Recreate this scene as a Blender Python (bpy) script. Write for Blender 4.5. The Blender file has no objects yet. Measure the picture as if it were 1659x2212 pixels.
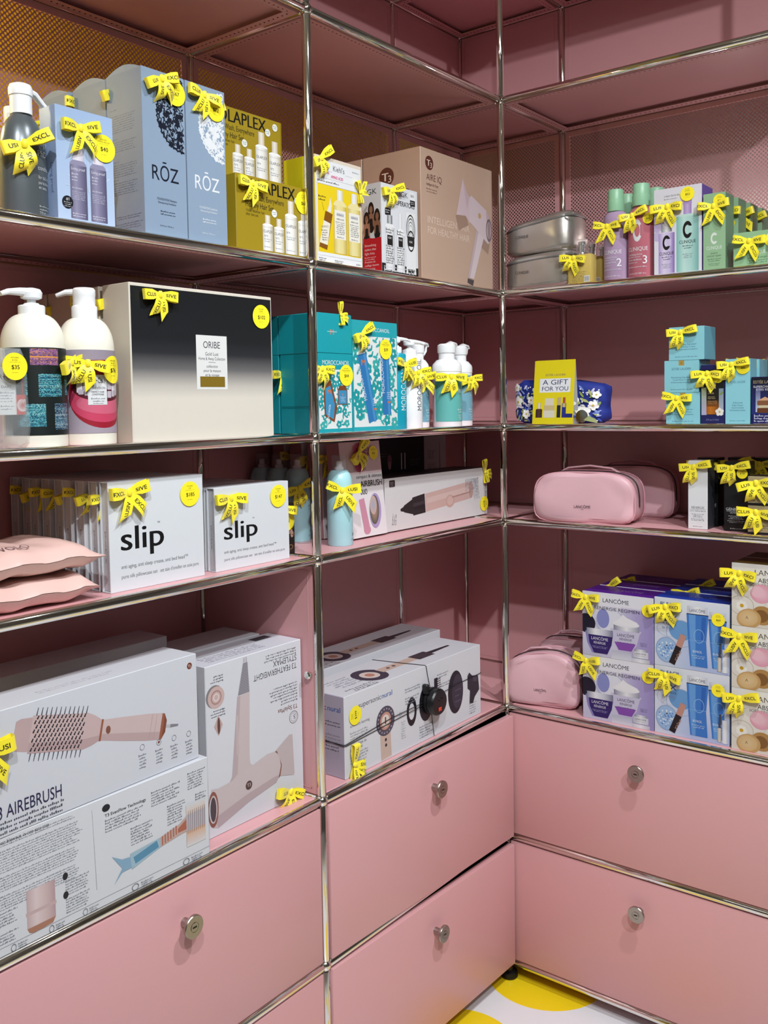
import bpy, bmesh, math, random
from mathutils import Vector, Matrix

SC = bpy.context.scene
COL = SC.collection
RND = random.Random(7)
# ---------------------------------------------------------------- camera
cd = bpy.data.cameras.new('camera'); cam = bpy.data.objects.new('camera', cd); COL.objects.link(cam)
cr, cu_, cf = Vector((0.78289949, 0.62190221, -0.01749394)), Vector((-0.01804991, 0.05081146, 0.99854514)), Vector((-0.62188632, 0.78144471, -0.05100555))
cam.matrix_world = Matrix(((cr.x, cu_.x, -cf.x, 1.28193), (cr.y, cu_.y, -cf.y, -2.18005), (cr.z, cu_.z, -cf.z, 1.55726), (0, 0, 0, 1)))
cd.sensor_fit = 'VERTICAL'; cd.sensor_height = 36; cd.sensor_width = 27
cd.lens = 2043.367 / 2212 * 36
cd.shift_x = 29.815 / 2212; cd.shift_y = -124.03 / 2212
cd.clip_start = .05
SC.camera = cam
# ---------------------------------------------------------------- world, lamps, exposure
w = bpy.data.worlds.new('shop_air'); SC.world = w; w.use_nodes = True
w.node_tree.nodes['Background'].inputs[0].default_value = (.9, .95, 1, 1)
w.node_tree.nodes['Background'].inputs[1].default_value = .03
SC.view_settings.view_transform = 'Standard'; SC.view_settings.look = 'None'
SC.view_settings.gamma = 1; SC.view_settings.use_curve_mapping = False
SC.view_settings.exposure = 0.2
def lamp(kind, name, loc, target, power, color, **kw):
    l = bpy.data.lights.new(name, kind); l.energy = power; l.color = color
    for k, v in kw.items(): setattr(l, k, v)
    o = bpy.data.objects.new(name, l); COL.objects.link(o); o.location = loc
    o.rotation_euler = (Vector(target) - Vector(loc)).to_track_quat('-Z', 'Y').to_euler()
    return o
# added lights behind the perforated backs; the left one makes its holes golden
lamp('POINT', 'added_backlight', (-.47, -1.60, 2.25), (0, 0, 0), 9, (1, .86, .5), shadow_soft_size=.03)
lamp('POINT', 'added_backlight', (.45, .47, 1.98), (0, 0, 0), 3.0, (1, .9, .88), shadow_soft_size=.03)  # added to brighten the wall seen through the right-hand holes
COOL = (.93, .97, 1.0); WARM = (1.0, .96, .88)
lamp('SPOT', 'ceiling_spot', (1.40, -.85, 3.30), (-.1, -.75, .25), 140, COOL, spot_size=1.25, spot_blend=1, shadow_soft_size=.035)
lamp('SPOT', 'ceiling_spot', (1.55, -2.45, 3.30), (-.1, -.6, .6), 150, COOL, spot_size=1.55, spot_blend=1, shadow_soft_size=.035)
lamp('SPOT', 'ceiling_spot', (2.30, -1.90, 3.30), (.2, .1, .7), 165, COOL, spot_size=1.55, spot_blend=1, shadow_soft_size=.035)
for x, y in ((2.4, -3.2), (3.6, -1.6), (1.0, -4.2), (3.6, -4.2)):
    lamp('AREA', 'added_ceiling_fill', (x, y, 3.34), (x, y, 0), 6, (.97, .98, 1), shape='RECTANGLE', size=1.15, size_y=.22)  # added fill, unseen: room ambient and bright shapes for the chrome

# ---------------------------------------------------------------- materials
def lin(c):
    c = c.lstrip('#'); v = [int(c[i:i + 2], 16) / 255 for i in (0, 2, 4)]
    return tuple(x / 12.92 if x <= .04045 else ((x + .055) / 1.055) ** 2.4 for x in v) + (1.0,)
MATS = {}
def mat(name, col='#ffffff', rough=.5, metal=0, noise=.04, nscale=30, bump=0, bscale=200, attr=False, gain=1, trans=0, ior=1.45, coat=0, sheen=0, alpha=1, spec=.5):
    """principled material; colour broken up by a little procedural noise"""
    if name in MATS: return MATS[name]
    m = bpy.data.materials.new(name); m.use_nodes = True; nt = m.node_tree; N = nt.nodes; L = nt.links
    b = N['Principled BSDF']
    b.inputs['Roughness'].default_value = rough; b.inputs['Metallic'].default_value = metal
    b.inputs['Transmission Weight'].default_value = trans; b.inputs['IOR'].default_value = ior
    b.inputs['Coat Weight'].default_value = coat; b.inputs['Sheen Weight'].default_value = sheen
    b.inputs['Alpha'].default_value = alpha; b.inputs['Specular IOR Level'].default_value = spec
    tc = N.new('ShaderNodeTexCoord'); nz = N.new('ShaderNodeTexNoise'); nz.inputs['Scale'].default_value = nscale
    L.new(tc.outputs['Object'], nz.inputs['Vector'])
    mr = N.new('ShaderNodeMapRange'); mr.inputs['To Min'].default_value = gain * (1 - noise); mr.inputs['To Max'].default_value = gain * (1 + noise)
    L.new(nz.outputs['Fac'], mr.inputs['Value'])
    mx = N.new('ShaderNodeVectorMath'); mx.operation = 'SCALE'
    if attr:
        a = N.new('ShaderNodeAttribute'); a.attribute_name = 'Col'; L.new(a.outputs['Color'], mx.inputs[0])
    else: mx.inputs[0].default_value = lin(col)[:3]
    L.new(mr.outputs['Result'], mx.inputs['Scale']); L.new(mx.outputs['Vector'], b.inputs['Base Color'])
    if bump:
        n2 = N.new('ShaderNodeTexNoise'); n2.inputs['Scale'].default_value = bscale; L.new(tc.outputs['Object'], n2.inputs['Vector'])
        bp = N.new('ShaderNodeBump'); bp.inputs['Strength'].default_value = bump; bp.inputs['Distance'].default_value = .002
        L.new(n2.outputs['Fac'], bp.inputs['Height']); L.new(bp.outputs['Normal'], b.inputs['Normal'])
    MATS[name] = m
    return m
PINK = '#d09b9e'
mat('pink_powder_coat', PINK, .38, noise=.02, nscale=3, bump=.06, bscale=900)
mat('chrome', '#e6e4de', .06, 1, noise=.03)
mat('steel_knob', '#a9a49c', .28, 1, bump=.05, bscale=600)
mat('black_plastic', '#101012', .35)
mat('card', attr=True, gain=.74, rough=.42, noise=.015, nscale=60)
mat('sticker_paper', attr=True, rough=.4, noise=.01); mat('card_gloss', attr=True, gain=.74, rough=.2, noise=.01, nscale=60)
mat('ribbon', attr=True, rough=.38, noise=.05, nscale=90, bump=.1, bscale=700, sheen=.3)

def perforated(name, pitch, rad, cut, col=PINK, row=False):
    """powder-coated sheet with a staggered grid (or single rows) of punched holes; u,v = object X,Z"""
    m = mat(name, col, .4, noise=.02, nscale=3); nt = m.node_tree; N = nt.nodes; L = nt.links
    b = N['Principled BSDF']; out = N['Material Output']
    uv = N.new('ShaderNodeUVMap'); uv.uv_map = 'UVMap'; sx = N.new('ShaderNodeSeparateXYZ'); L.new(uv.outputs['UV'], sx.inputs[0])
    def M(op, a, c=None, d=None):
        n = N.new('ShaderNodeMath'); n.operation = op
        for i, v in enumerate((a, c, d)):
            if v is None: continue
            if isinstance(v, (int, float)): n.inputs[i].default_value = v
            else: L.new(v, n.inputs[i])
        return n.outputs[0]
    U, V = sx.outputs[0], sx.outputs[1]
    def grid(ou, ov, pu, pv):
        a = M('SUBTRACT', M('FRACT', M('ADD', M('DIVIDE', U, pu), ou)), .5); c = M('SUBTRACT', M('FRACT', M('ADD', M('DIVIDE', V, pv), ov)), .5)
        a = M('MULTIPLY', a, pu); c = M('MULTIPLY', c, pv)
        return M('SQRT', M('ADD', M('MULTIPLY', a, a), M('MULTIPLY', c, c)))
    if row: d = grid(0, 0, pitch, 1.0)
    else:
        pv = pitch * 1.0
        d = M('MINIMUM', grid(0, 0, pitch, pv), grid(.5, .5, pitch, pv))
    hole = M('LESS_THAN', d, rad)
    if cut:
        tr = N.new('ShaderNodeBsdfTransparent'); mx = N.new('ShaderNodeMixShader')
        L.new(hole, mx.inputs[0]); L.new(b.outputs[0], mx.inputs[1]); L.new(tr.outputs[0], mx.inputs[2]); L.new(mx.outputs[0], out.inputs[0])
    else:
        hb = N.new('ShaderNodeBsdfDiffuse'); hb.inputs[0].default_value = (.02, .012, .012, 1); mx = N.new('ShaderNodeMixShader')
        L.new(hole, mx.inputs[0]); L.new(b.outputs[0], mx.inputs[1]); L.new(hb.outputs[0], mx.inputs[2]); L.new(mx.outputs[0], out.inputs[0])
    return m
perforated('pink_perforated_sheet', .0105, .0026, True)
perforated('pink_punched_flange', .0125, .0019, False, row=True)

# ---------------------------------------------------------------- mesh helpers
class MB:
    def __init__(s): s.v = []; s.f = []; s.c = []; s.m = []; s.uv = None
    def add(s, vs, fs, c=(1, 1, 1, 1), m=0):
        o = len(s.v); s.v += [tuple(v) for v in vs]
        for f in fs: s.f.append(tuple(o + i for i in f)); s.c.append(c); s.m.append(m)
        return s
    def box(s, x0, y0, z0, x1, y1, z1, c=(1, 1, 1, 1), m=0):
        vs = [(x, y, z) for z in (z0, z1) for y in (y0, y1) for x in (x0, x1)]
        return s.add(vs, [(0, 2, 3, 1), (4, 5, 7, 6), (0, 1, 5, 4), (2, 6, 7, 3), (0, 4, 6, 2), (1, 3, 7, 5)], c, m)
    def bevbox(s, x0, y0, z0, x1, y1, z1, r, c=(1, 1, 1, 1), m=0, cols=None, seg=1):
        bm = bmesh.new(); bmesh.ops.create_cube(bm, size=1)
        for v in bm.verts:
            v.co = Vector(((x0 + x1) / 2 + v.co.x * (x1 - x0), (y0 + y1) / 2 + v.co.y * (y1 - y0), (z0 + z1) / 2 + v.co.z * (z1 - z0)))
        bmesh.ops.bevel(bm, geom=bm.edges[:], offset=r, segments=seg, affect='EDGES', profile=.5)
        bm.normal_update(); bm.verts.index_update(); o = len(s.v)
        s.v += [tuple(v.co) for v in bm.verts]
        for f in bm.faces:
            s.f.append(tuple(o + v.index for v in f.verts)); n = f.normal; k = c
            if cols:
                a = max(range(3), key=lambda i: abs(n[i]) + (.01 if i == 1 else 0)); k = cols['LR'[n[0] > 0]] if a == 0 else cols['FK'[n[1] > 0]] if a == 1 else cols['BT'[n[2] > 0]]
            s.c.append(k); s.m.append(m)
        bm.free(); return s
    def lathe(s, prof, n=24, c=(1, 1, 1, 1), m=0, cx=0, cy=0, sx=1, sy=1, cap=True):
        o = len(s.v); k = len(prof)
        for r, z in prof:
            for i in range(n):
                a = 2 * math.pi * i / n; s.v.append((cx + r * math.cos(a) * sx, cy + r * math.sin(a) * sy, z))
        for j in range(k - 1):
            for i in range(n):
                i2 = (i + 1) % n; s.f.append((o + j * n + i, o + j * n + i2, o + j * n + n + i2, o + j * n + n + i)); s.c.append(c); s.m.append(m)
        if cap:
            s.f.append(tuple(o + i for i in range(n - 1, -1, -1))); s.c.append(c); s.m.append(m)
            s.f.append(tuple(o + (k - 1) * n + i for i in range(n))); s.c.append(c); s.m.append(m)
        return s
    def tube(s, pts, r, n=8, c=(1, 1, 1, 1), m=0, rr=None, sq=1):
        pts = [Vector(p) for p in pts]; o = len(s.v); k = len(pts); up = None
        for j, p in enumerate(pts):
            t = (pts[min(j + 1, k - 1)] - pts[max(j - 1, 0)]).normalized()
            if up is None: up = Vector((0, 0, 1)) if abs(t.z) < .9 else Vector((0, 1, 0))
            a = t.cross(up).normalized(); b = a.cross(t).normalized(); up = b
            q = rr[j] if rr else r
            for i in range(n):
                an = 2 * math.pi * i / n; s.v.append(tuple(p + a * math.cos(an) * q + b * math.sin(an) * q * sq))
        for j in range(k - 1):
            for i in range(n):
                i2 = (i + 1) % n; s.f.append((o + j * n + i, o + j * n + n + i, o + j * n + n + i2, o + j * n + i2)); s.c.append(c); s.m.append(m)
        s.f.append(tuple(o + i for i in range(n))); s.f.append(tuple(o + (k - 1) * n + i for i in range(n - 1, -1, -1)))
        s.c += [c, c]; s.m += [m, m]; return s
    def prism(s, pts, y0, y1, c=(1, 1, 1, 1), m=0):
        """outline in x,z extruded in y"""
        n = len(pts); vs = [(x, y0, z) for x, z in pts] + [(x, y1, z) for x, z in pts]
        return s.add(vs, [tuple(range(n)), tuple(range(2 * n - 1, n - 1, -1))] + [(i, i + n, (i + 1) % n + n, (i + 1) % n) for i in range(n)], c, m)
    def mesh(s, name, mats, smooth=0, col=False, recalc=True):
        me = bpy.data.meshes.new(name); me.from_pydata(s.v, [], s.f)
        for mm in (mats if isinstance(mats, (list, tuple)) else [mats]): me.materials.append(MATS[mm])
        me.polygons.foreach_set('material_index', s.m)
        if recalc:
            bm = bmesh.new(); bm.from_mesh(me); bmesh.ops.recalc_face_normals(bm, faces=bm.faces[:]); bm.to_mesh(me); bm.free()
        if col:
            at = me.color_attributes.new('Col', 'FLOAT_COLOR', 'CORNER'); buf = []
            for p, c in zip(me.polygons, s.c):
                if isinstance(c, list):
                    for vi in p.vertices: buf += c[s.f[p.index].index(vi)]
                else: buf += list(c) * p.loop_total
            at.data.foreach_set('color', buf)
        if smooth:
            me.polygons.foreach_set('use_smooth', [True] * len(me.polygons))
            if smooth < 3: me.set_sharp_from_angle(angle=smooth)
        return me
    def build(s, name, mats, parent=None, smooth=0, col=False, loc=None, recalc=True):
        return link(name, s.mesh(name, mats, smooth, col, recalc), parent, loc)
def link(name, me, parent=None, loc=None):
    o = bpy.data.objects.new(name, me); COL.objects.link(o)
    if parent: o.parent = parent
    if loc: o.location = loc
    return o
def tag(o, label=None, cat=None, group=None, kind=None):
    for k, v in (('label', label), ('category', cat), ('group', group), ('kind', kind)):
        if v: o[k] = v
    return o
def copy_tree(o, parent=None):
    c = o.copy(); COL.objects.link(c)
    if parent: c.parent = parent
    for ch in list(o.children): copy_tree(ch, c)
    return c
SM = .6   # sharp-edge angle for smooth shading

# ---------------------------------------------------------------- room shell
mat('wall_paint', '#8d8784', .7); mat('yellow_wall_paint', '#e9cf3a', .6); mat('ceiling_paint', '#b9b9b9', .8)
def floor_material():
    m = mat('floor_vinyl', '#e2e2e6', .25, noise=.01); nt = m.node_tree; N = nt.nodes; L = nt.links
    b = N['Principled BSDF']; tc = N.new('ShaderNodeTexCoord'); last = None; base = b.inputs['Base Color'].links[0].from_socket
    for cx, cy, r in ((.075, .07, .163), (.045, -.33, .15), (.47, -.27, .16), (.45, -.68, .15), (.88, -.36, .16), (.85, -.8, .15), (1.3, -.5, .16), (.9, -1.3, .16), (1.35, -1.0, .15), (1.8, -.9, .16)):
        vm = N.new('ShaderNodeVectorMath'); vm.operation = 'DISTANCE'; vm.inputs[1].default_value = (cx, cy, 0); L.new(tc.outputs['Object'], vm.inputs[0])
        lt = N.new('ShaderNodeMath'); lt.operation = 'LESS_THAN'; lt.inputs[1].default_value = r; L.new(vm.outputs['Value'], lt.inputs[0])
        if last is None: last = lt.outputs[0]
        else:
            mx = N.new('ShaderNodeMath'); mx.operation = 'MAXIMUM'; L.new(last, mx.inputs[0]); L.new(lt.outputs[0], mx.inputs[1]); last = mx.outputs[0]
    mix = N.new('ShaderNodeMix'); mix.data_type = 'RGBA'; L.new(last, mix.inputs['Factor']); L.new(base, mix.inputs['A']); mix.inputs['B'].default_value = lin('#f0d11e')
    L.new(mix.outputs['Result'], b.inputs['Base Color'])
floor_material()
X0, X1, Y0, Y1, ZC = -.62, 4.6, -5.0, .62, 3.36
def struct(name, b, m): return tag(b.build(name, m), kind='structure')
struct('floor', MB().box(X0 - .1, Y0 - .1, -.05, X1 + .1, Y1 + .1, 0), 'floor_vinyl')
struct('ceiling', MB().box(X0 - .1, Y0 - .1, ZC, X1 + .1, Y1 + .1, ZC + .08), 'ceiling_paint')
struct('wall_left', MB().box(X0 - .1, Y0, 0, X0, Y1, ZC), 'yellow_wall_paint')
struct('wall_back', MB().box(X0, Y1, 0, X1, Y1 + .1, ZC), 'wall_paint')
struct('wall_right', MB().box(X1, Y0, 0, X1 + .1, Y1, ZC), 'wall_paint')
struct('wall_front', MB().box(X0, Y0 - .1, 0, X1, Y0, ZC), 'wall_paint')

# ---------------------------------------------------------------- modular shelving
LV = [.045, .395, .745, 1.245, 1.495, 1.845, 2.345, 2.695]
TR = .0095; SH = .0065; SHELF = [z + SH for z in LV]
unit = link('shelving_unit', None); unit.location = (0, 0, 0)
tag(unit, 'pink metal corner shelving on chrome tubes with locking drawers below', 'shelving')
def tube_mesh(length):
    return MB().lathe([(TR * .9, .0105), (TR, .0125), (TR, length - .0125), (TR * .9, length - .0105)], 20).mesh('tube', 'chrome', SM)
TM = {}
def tube(a, b):
    a, b = Vector(a), Vector(b); d = b - a; k = round(d.length, 4)
    if k not in TM: TM[k] = tube_mesh(k)
    o = link('tube', TM[k], unit); o.location = a; o.rotation_euler = d.to_track_quat('Z', 'Y').to_euler()
bm = bmesh.new(); bmesh.ops.create_uvsphere(bm, u_segments=20, v_segments=12, radius=.0128); ball = bpy.data.meshes.new('ball_joint'); bm.to_mesh(ball); bm.free()
ball.materials.append(MATS['chrome']); ball.polygons.foreach_set('use_smooth', [True] * len(ball.polygons))
D, W = .35, .75
PTS = {'fa': (0, -2 * W), 'fb': (0, -W), 'fc': (0, 0), 'fd': (W, 0), 'ba': (-D, -2 * W), 'bb': (-D, -W), 'bc': (-D, 0), 'bk': (-D, D), 'be': (0, D), 'bd': (W, D)}
EDG = [('fa', 'fb'), ('fb', 'fc'), ('fc', 'fd'), ('ba', 'bb'), ('bb', 'bc'), ('bc', 'bk'), ('bk', 'be'), ('be', 'bd'), ('fa', 'ba'), ('fb', 'bb'), ('fc', 'bc'), ('fc', 'be'), ('fd', 'bd')]
foot = MB().lathe([(.012, .035), (.012, .02), (.022, .016), (.024, .004), (.022, 0)], 20).mesh('levelling_foot', 'black_plastic', SM)
for k, (x, y) in PTS.items():
    link('levelling_foot', foot, unit, (x, y, 0))
    for i, z in enumerate(LV):
        link('ball_joint', ball, unit, (x, y, z))
        if i < 7: tube((x, y, z), (x, y, LV[i + 1]))
for z in LV:
    for a, b in EDG: tube(PTS[a] + (z,), PTS[b] + (z,))
def uvplane(me, fu, fv):
    uv = me.uv_layers.new(name='UVMap')
    for lp in me.loops: co = me.vertices[lp.vertex_index].co; uv.data[lp.index].uv = (fu(co), fv(co))
def shelf_panel(x0, y0, x1, y1, z):
    g = TR + .0005; w_, d_ = x1 - x0 - 2 * g, y1 - y0 - 2 * g
    o = MB().bevbox(-w_ / 2, -d_ / 2, .0035, w_ / 2, d_ / 2, SH, .0012).build('shelf_panel', 'pink_powder_coat', unit, loc=((x0 + x1) / 2, (y0 + y1) / 2, z))
    lip = .022
    fl = MB()
    for a in range(4):   # folded return flange around the underside
        l, d2 = (w_, d_) if a % 2 == 0 else (d_, w_)
        ca, sa = round(math.cos(a * math.pi / 2)), round(math.sin(a * math.pi / 2))
        P = lambda u, v, q: (u * ca - v * sa, u * sa + v * ca, q)
        h = l / 2; e = d2 / 2
        fl.add([P(-h, -e, .0035), P(h, -e, .0035), P(h, -e, -.0085), P(-h, -e, -.0085), P(-h + lip, -e + lip, -.0065), P(h - lip, -e + lip, -.0065)], [(0, 1, 2, 3), (3, 2, 5, 4)])
    me = fl.mesh('edge_flange', 'pink_punched_flange', recalc=False)
    uv = me.uv_layers.new(name='UVMap')
    for p in me.polygons:
        lng = [w_, d_, w_, d_][p.index // 2 % 4]; ax = 0 if (p.index // 2) % 2 == 0 else 1
        for li in p.loop_indices:
            co = me.vertices[me.loops[li].vertex_index].co; e = (d_ if ax == 0 else w_) / 2
            uv.data[li].uv = (co[ax], (e - abs(co[1 - ax])) - .011 + .5 if p.index % 2 else .9)
    link('edge_flange', me, o)
def back_panel(a, b, z0, z1, perf, inward):
    """vertical panel in the plane of two posts; inward = direction of the visible side"""
    a, b = Vector(a + (0,)), Vector(b + (0,)); t = (b - a); ln = t.length - 2 * TR - .001; h = z1 - z0 - 2 * TR - .001
    n = Vector(inward + (0,)); mid = (a + b) / 2; ang = math.atan2(t.y, t.x); left = Vector((-math.sin(ang), math.cos(ang), 0)); sgn = 1 if left.dot(n) > 0 else -1
    e = .0085
    if perf:
        fr = .014; th = .0008
        b_ = MB()
        for (u0, v0, u1, v1) in ((-ln / 2, -h / 2, ln / 2, -h / 2 + fr), (-ln / 2, h / 2 - fr, ln / 2, h / 2), (-ln / 2, -h / 2 + fr, -ln / 2 + fr, h / 2 - fr), (ln / 2 - fr, -h / 2 + fr, ln / 2, h / 2 - fr)):
            b_.box(u0, min(0, sgn * .004), v0, u1, max(0, sgn * .004), v1)
        o = b_.build('back_panel', 'pink_powder_coat', unit)
        me = MB().add([(-ln / 2 + fr, sgn * .002, -h / 2 + fr), (ln / 2 - fr, sgn * .002, -h / 2 + fr), (ln / 2 - fr, sgn * .002, h / 2 - fr), (-ln / 2 + fr, sgn * .002, h / 2 - fr)], [(0, 1, 2, 3)]).mesh('perforated_sheet', 'pink_perforated_sheet', recalc=False)
        uvplane(me, lambda c: c.x, lambda c: c.z); link('perforated_sheet', me, o)
    else:
        o = MB().bevbox(-ln / 2, -.005, -h / 2, ln / 2, .005, h / 2, .002).build('back_panel', 'pink_powder_coat', unit)
        # folded edge line around the sheet
        q = MB(); y0 = sgn * .005
        for (u0, v0, u1, v1) in ((-ln / 2 + .012, -h / 2 + .012, ln / 2 - .012, -h / 2 + .0135), (-ln / 2 + .012, h / 2 - .0135, ln / 2 - .012, h / 2 - .012), (-ln / 2 + .012, -h / 2 + .012, -ln / 2 + .0135, h / 2 - .012), (ln / 2 - .0135, -h / 2 + .012, ln / 2 - .012, h / 2 - .012)):
            q.box(u0, min(y0, y0 + sgn * .0008), v0, u1, max(y0, y0 + sgn * .0008), v1)
        q.build('pressed_edge', 'pink_powder_coat', o)
    o.location = (mid.x, mid.y, (z0 + z1) / 2); o.rotation_euler = (0, 0, ang)
    return o
for i, z in enumerate(LV):
    for x0, y0, x1, y1 in ((-D, -2 * W, 0, -W), (-D, -W, 0, 0), (-D, 0, 0, D), (0, 0, W, D)): shelf_panel(x0, y0, x1, y1, z)
    if i < 7:
        for a, b, n in (('ba', 'bb', (1, 0)), ('bb', 'bc', (1, 0)), ('bc', 'bk', (1, 0)), ('bk', 'be', (0, -1)), ('be', 'bd', (0, -1))):
            back_panel(PTS[a], PTS[b], z, LV[i + 1], i == 5, n)
sp = back_panel(PTS['bb'], PTS['fb'], LV[2], LV[3], False, (0, -1)); sp.name = 'side_panel'
for i in range(2):     # closed ends of the drawer bays
    for a, b, n in (('fd', 'bd', (1, 0)), ('ba', 'fa', (0, -1))): back_panel(PTS[a], PTS[b], LV[i], LV[i + 1], False, n).name = 'side_panel'
for yy in (-.012, .012):
    MB().lathe([(.0, 0), (.006, .001), (.0085, .004), (.0085, .010), (.006, .0125), (.003, .013)], 16).build('panel_bolt', 'chrome', sp, SM, loc=(.155, -.005 if yy < 0 else .018, .012)).rotation_euler = (math.pi / 2, 0, 0)

# drawers
def drawer_front(run, c, z0, z1, out, swing=0):
    w_ = W - 2 * TR - .004; h = z1 - z0 - 2 * TR - .004
    b = MB().bevbox(-w_ / 2, 0, -h / 2, w_ / 2, .019, h / 2, .0022, seg=2)
    o = b.build('drawer_front', 'pink_powder_coat', unit, SM)
    zc = (z0 + z1) / 2 - .0005
    if run == 'L': o.location = (out, c, zc - (.003 if swing else 0)); o.rotation_euler = (Matrix.Rotation(math.pi / 2 - math.radians(swing), 3, 'Z') @ Matrix.Rotation(math.radians(swing * .22), 3, 'Y')).to_euler()
    else: o.location = (c, -out, zc)
    MB().box(-w_ / 2 + .012, .019, -h / 2 + .01, w_ / 2 - .012, .25, h / 2 - .03).build('drawer_box', 'black_plastic', o)
    kz = z1 - .088 - zc
    k = MB().lathe([(.0085, 0), (.0085, .012), (.0105, .017), (.0185, .0205), (.0205, .022), (.0205, .0265), (.0195, .0278), (.0092, .0278), (.0090, .0268), (.0082, .0268), (.0080, .0282), (.0, .0282)], 32, cap=False).build('lock_knob', 'steel_knob', o, SM, loc=(0, 0, kz)); k.rotation_euler = (math.pi / 2, 0, 0)
    MB().bevbox(-.0045, -.0290, kz - .0013, .0045, -.0281, kz + .0013, .0003).build('keyhole', 'black_plastic', o)
for run, c, out, sw in (('L', -1.5 * W, .006, 0), ('L', -.5 * W, .019, 1.3), ('R', .5 * W, .006, 0)):
    drawer_front(run, c, LV[1], LV[2], out, sw); drawer_front(run, c, LV[0], LV[1], out, sw)

# ---------------------------------------------------------------- print: flat lettering and pictures laid on a face
_cv = bpy.data.curves.new('type', 'FONT'); _co = bpy.data.objects.new('type', _cv); _cv.resolution_u = 4; GL = {}
def glyphs(s, bold=0):
    if (s, bold) not in GL:
        _cv.body = s; _cv.offset = bold; me = bpy.data.meshes.new_from_object(_co)
        vs = [(v.co.x, v.co.y) for v in me.vertices]; x0 = min(v[0] for v in vs); x1 = max(v[0] for v in vs)
        GL[s, bold] = ([((x - x0), y) for x, y in vs], [tuple(p.vertices) for p in me.polygons], x1 - x0); bpy.data.meshes.remove(me)
    return GL[s, bold]
EPS = .00002
class Pr:
    """print canvas; x,y run 0..1 over a face of W x H metres, y up"""
    def __init__(s, W, H, curve=0, base=None):
        s.W, s.H, s.n, s.v, s.f, s.c, s.cv = W, H, 1, [], [], [], curve
        if base: s.r(.004, .004, .996, .996, base)
    def raw(s, pts, faces, c):
        o = len(s.v)
        if not s.cv: pts = [(min(max(x, s.W * .001), s.W * .999), min(max(y, s.H * .001), s.H * .999)) for x, y in pts]
        s.v += [(x, y, s.n) for x, y in pts]
        for i, f in enumerate(faces): s.f.append(tuple(o + k for k in f)); s.c.append(c[i] if isinstance(c, list) and isinstance(c[0], list) else c)
        s.n += 1; return s
    def r(s, x0, y0, x1, y1, c, c2=None, side=None):
        """rectangle; c2 = colour at the top edge, side = colour at the right edge"""
        a, b = lin(c), lin(c2 or c); x0, x1, y0, y1 = x0 * s.W, x1 * s.W, y0 * s.H, y1 * s.H
        k = max(1, math.ceil(abs(x1 - x0) / s.cv)) if s.cv else 1
        pts, fs, cs = [], [], []
        for i in range(k + 1): x = x0 + (x1 - x0) * i / k; pts += [(x, y0), (x, y1)]
        for i in range(k):
            fs.append((2 * i, 2 * i + 2, 2 * i + 3, 2 * i + 1)); cs.append([a, lin(side), lin(side), a] if side else [a, a, b, b])
        return s.raw(pts, fs, cs)
    def bands(s, x0, y0, x1, y1, cols):
        """left-to-right colour ramp"""
        k = len(cols) - 1
        for i in range(k):
            s.r(x0 + (x1 - x0) * i / k, y0, x0 + (x1 - x0) * (i + 1) / k, y1, cols[i], side=cols[i + 1]); s.n -= 1
        s.n += 1; return s
    def stack(s, x0, x1, stops):
        """bottom-to-top colour ramp: [(y, colour), ...]"""
        for (a, ca), (b, cb) in zip(stops, stops[1:]): s.r(x0, a, x1, b, ca, cb); s.n -= 1
        s.n += 1; return s
    def g(s, pts, c): return s.raw([(x * s.W, y * s.H) for x, y in pts], [tuple(range(len(pts)))], lin(c))
    def e(s, cx, cy, rx, c, ry=None, n=18, rot=0, c2=None):
        a = s.W * rx; b = a if ry is None else s.H * ry; cr, sr = math.cos(math.radians(rot)), math.sin(math.radians(rot)); X, Y = cx * s.W, cy * s.H
        pts = [(X, Y)]
        for i in range(n):
            t = 2 * math.pi * i / n; u, v = a * math.cos(t), b * math.sin(t); pts.append((X + u * cr - v * sr, Y + u * sr + v * cr))
        if c2: return s.raw(pts, [(0, i + 1, (i + 1) % n + 1) for i in range(n)], [[lin(c2), lin(c), lin(c)]] * n)
        return s.raw(pts, [(0, i + 1, (i + 1) % n + 1) for i in range(n)], lin(c))
    def ring(s, cx, cy, r, t, c, n=24, ry=None):
        a = r * s.W; b = a if ry is None else ry * s.H; X, Y = cx * s.W, cy * s.H; pts = []
        for i in range(n):
            q = 2 * math.pi * i / n; pts += [(X + a * math.cos(q), Y + b * math.sin(q)), (X + a * (1 - t) * math.cos(q), Y + b * (1 - t) * math.sin(q))]
        return s.raw(pts, [(2 * i, 2 * ((i + 1) % n), 2 * ((i + 1) % n) + 1, 2 * i + 1) for i in range(n)], lin(c))
    def line(s, x0, y0, x1, y1, th, c, th2=None):
        X0, Y0, X1, Y1 = x0 * s.W, y0 * s.H, x1 * s.W, y1 * s.H; d = math.hypot(X1 - X0, Y1 - Y0) or 1; nx, ny = -(Y1 - Y0) / d, (X1 - X0) / d
        a = th * s.W / 2; b = (th if th2 is None else th2) * s.W / 2
        return s.raw([(X0 - nx * a, Y0 - ny * a), (X1 - nx * b, Y1 - ny * b), (X1 + nx * b, Y1 + ny * b), (X0 + nx * a, Y0 + ny * a)], [(0, 1, 2, 3)], lin(c))
    def rr(s, x0, y0, x1, y1, rad, c, k=4):
        pts = []; r = rad * s.W
        for (X, Y, a0) in ((x1 * s.W - r, y1 * s.H - r, 0), (x0 * s.W + r, y1 * s.H - r, 90), (x0 * s.W + r, y0 * s.H + r, 180), (x1 * s.W - r, y0 * s.H + r, 270)):
            for i in range(k + 1): q = math.radians(a0 + 90 * i / k); pts.append((X + r * math.cos(q), Y + r * math.sin(q)))
        return s.raw(pts, [tuple(range(len(pts)))], lin(c))
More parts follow.
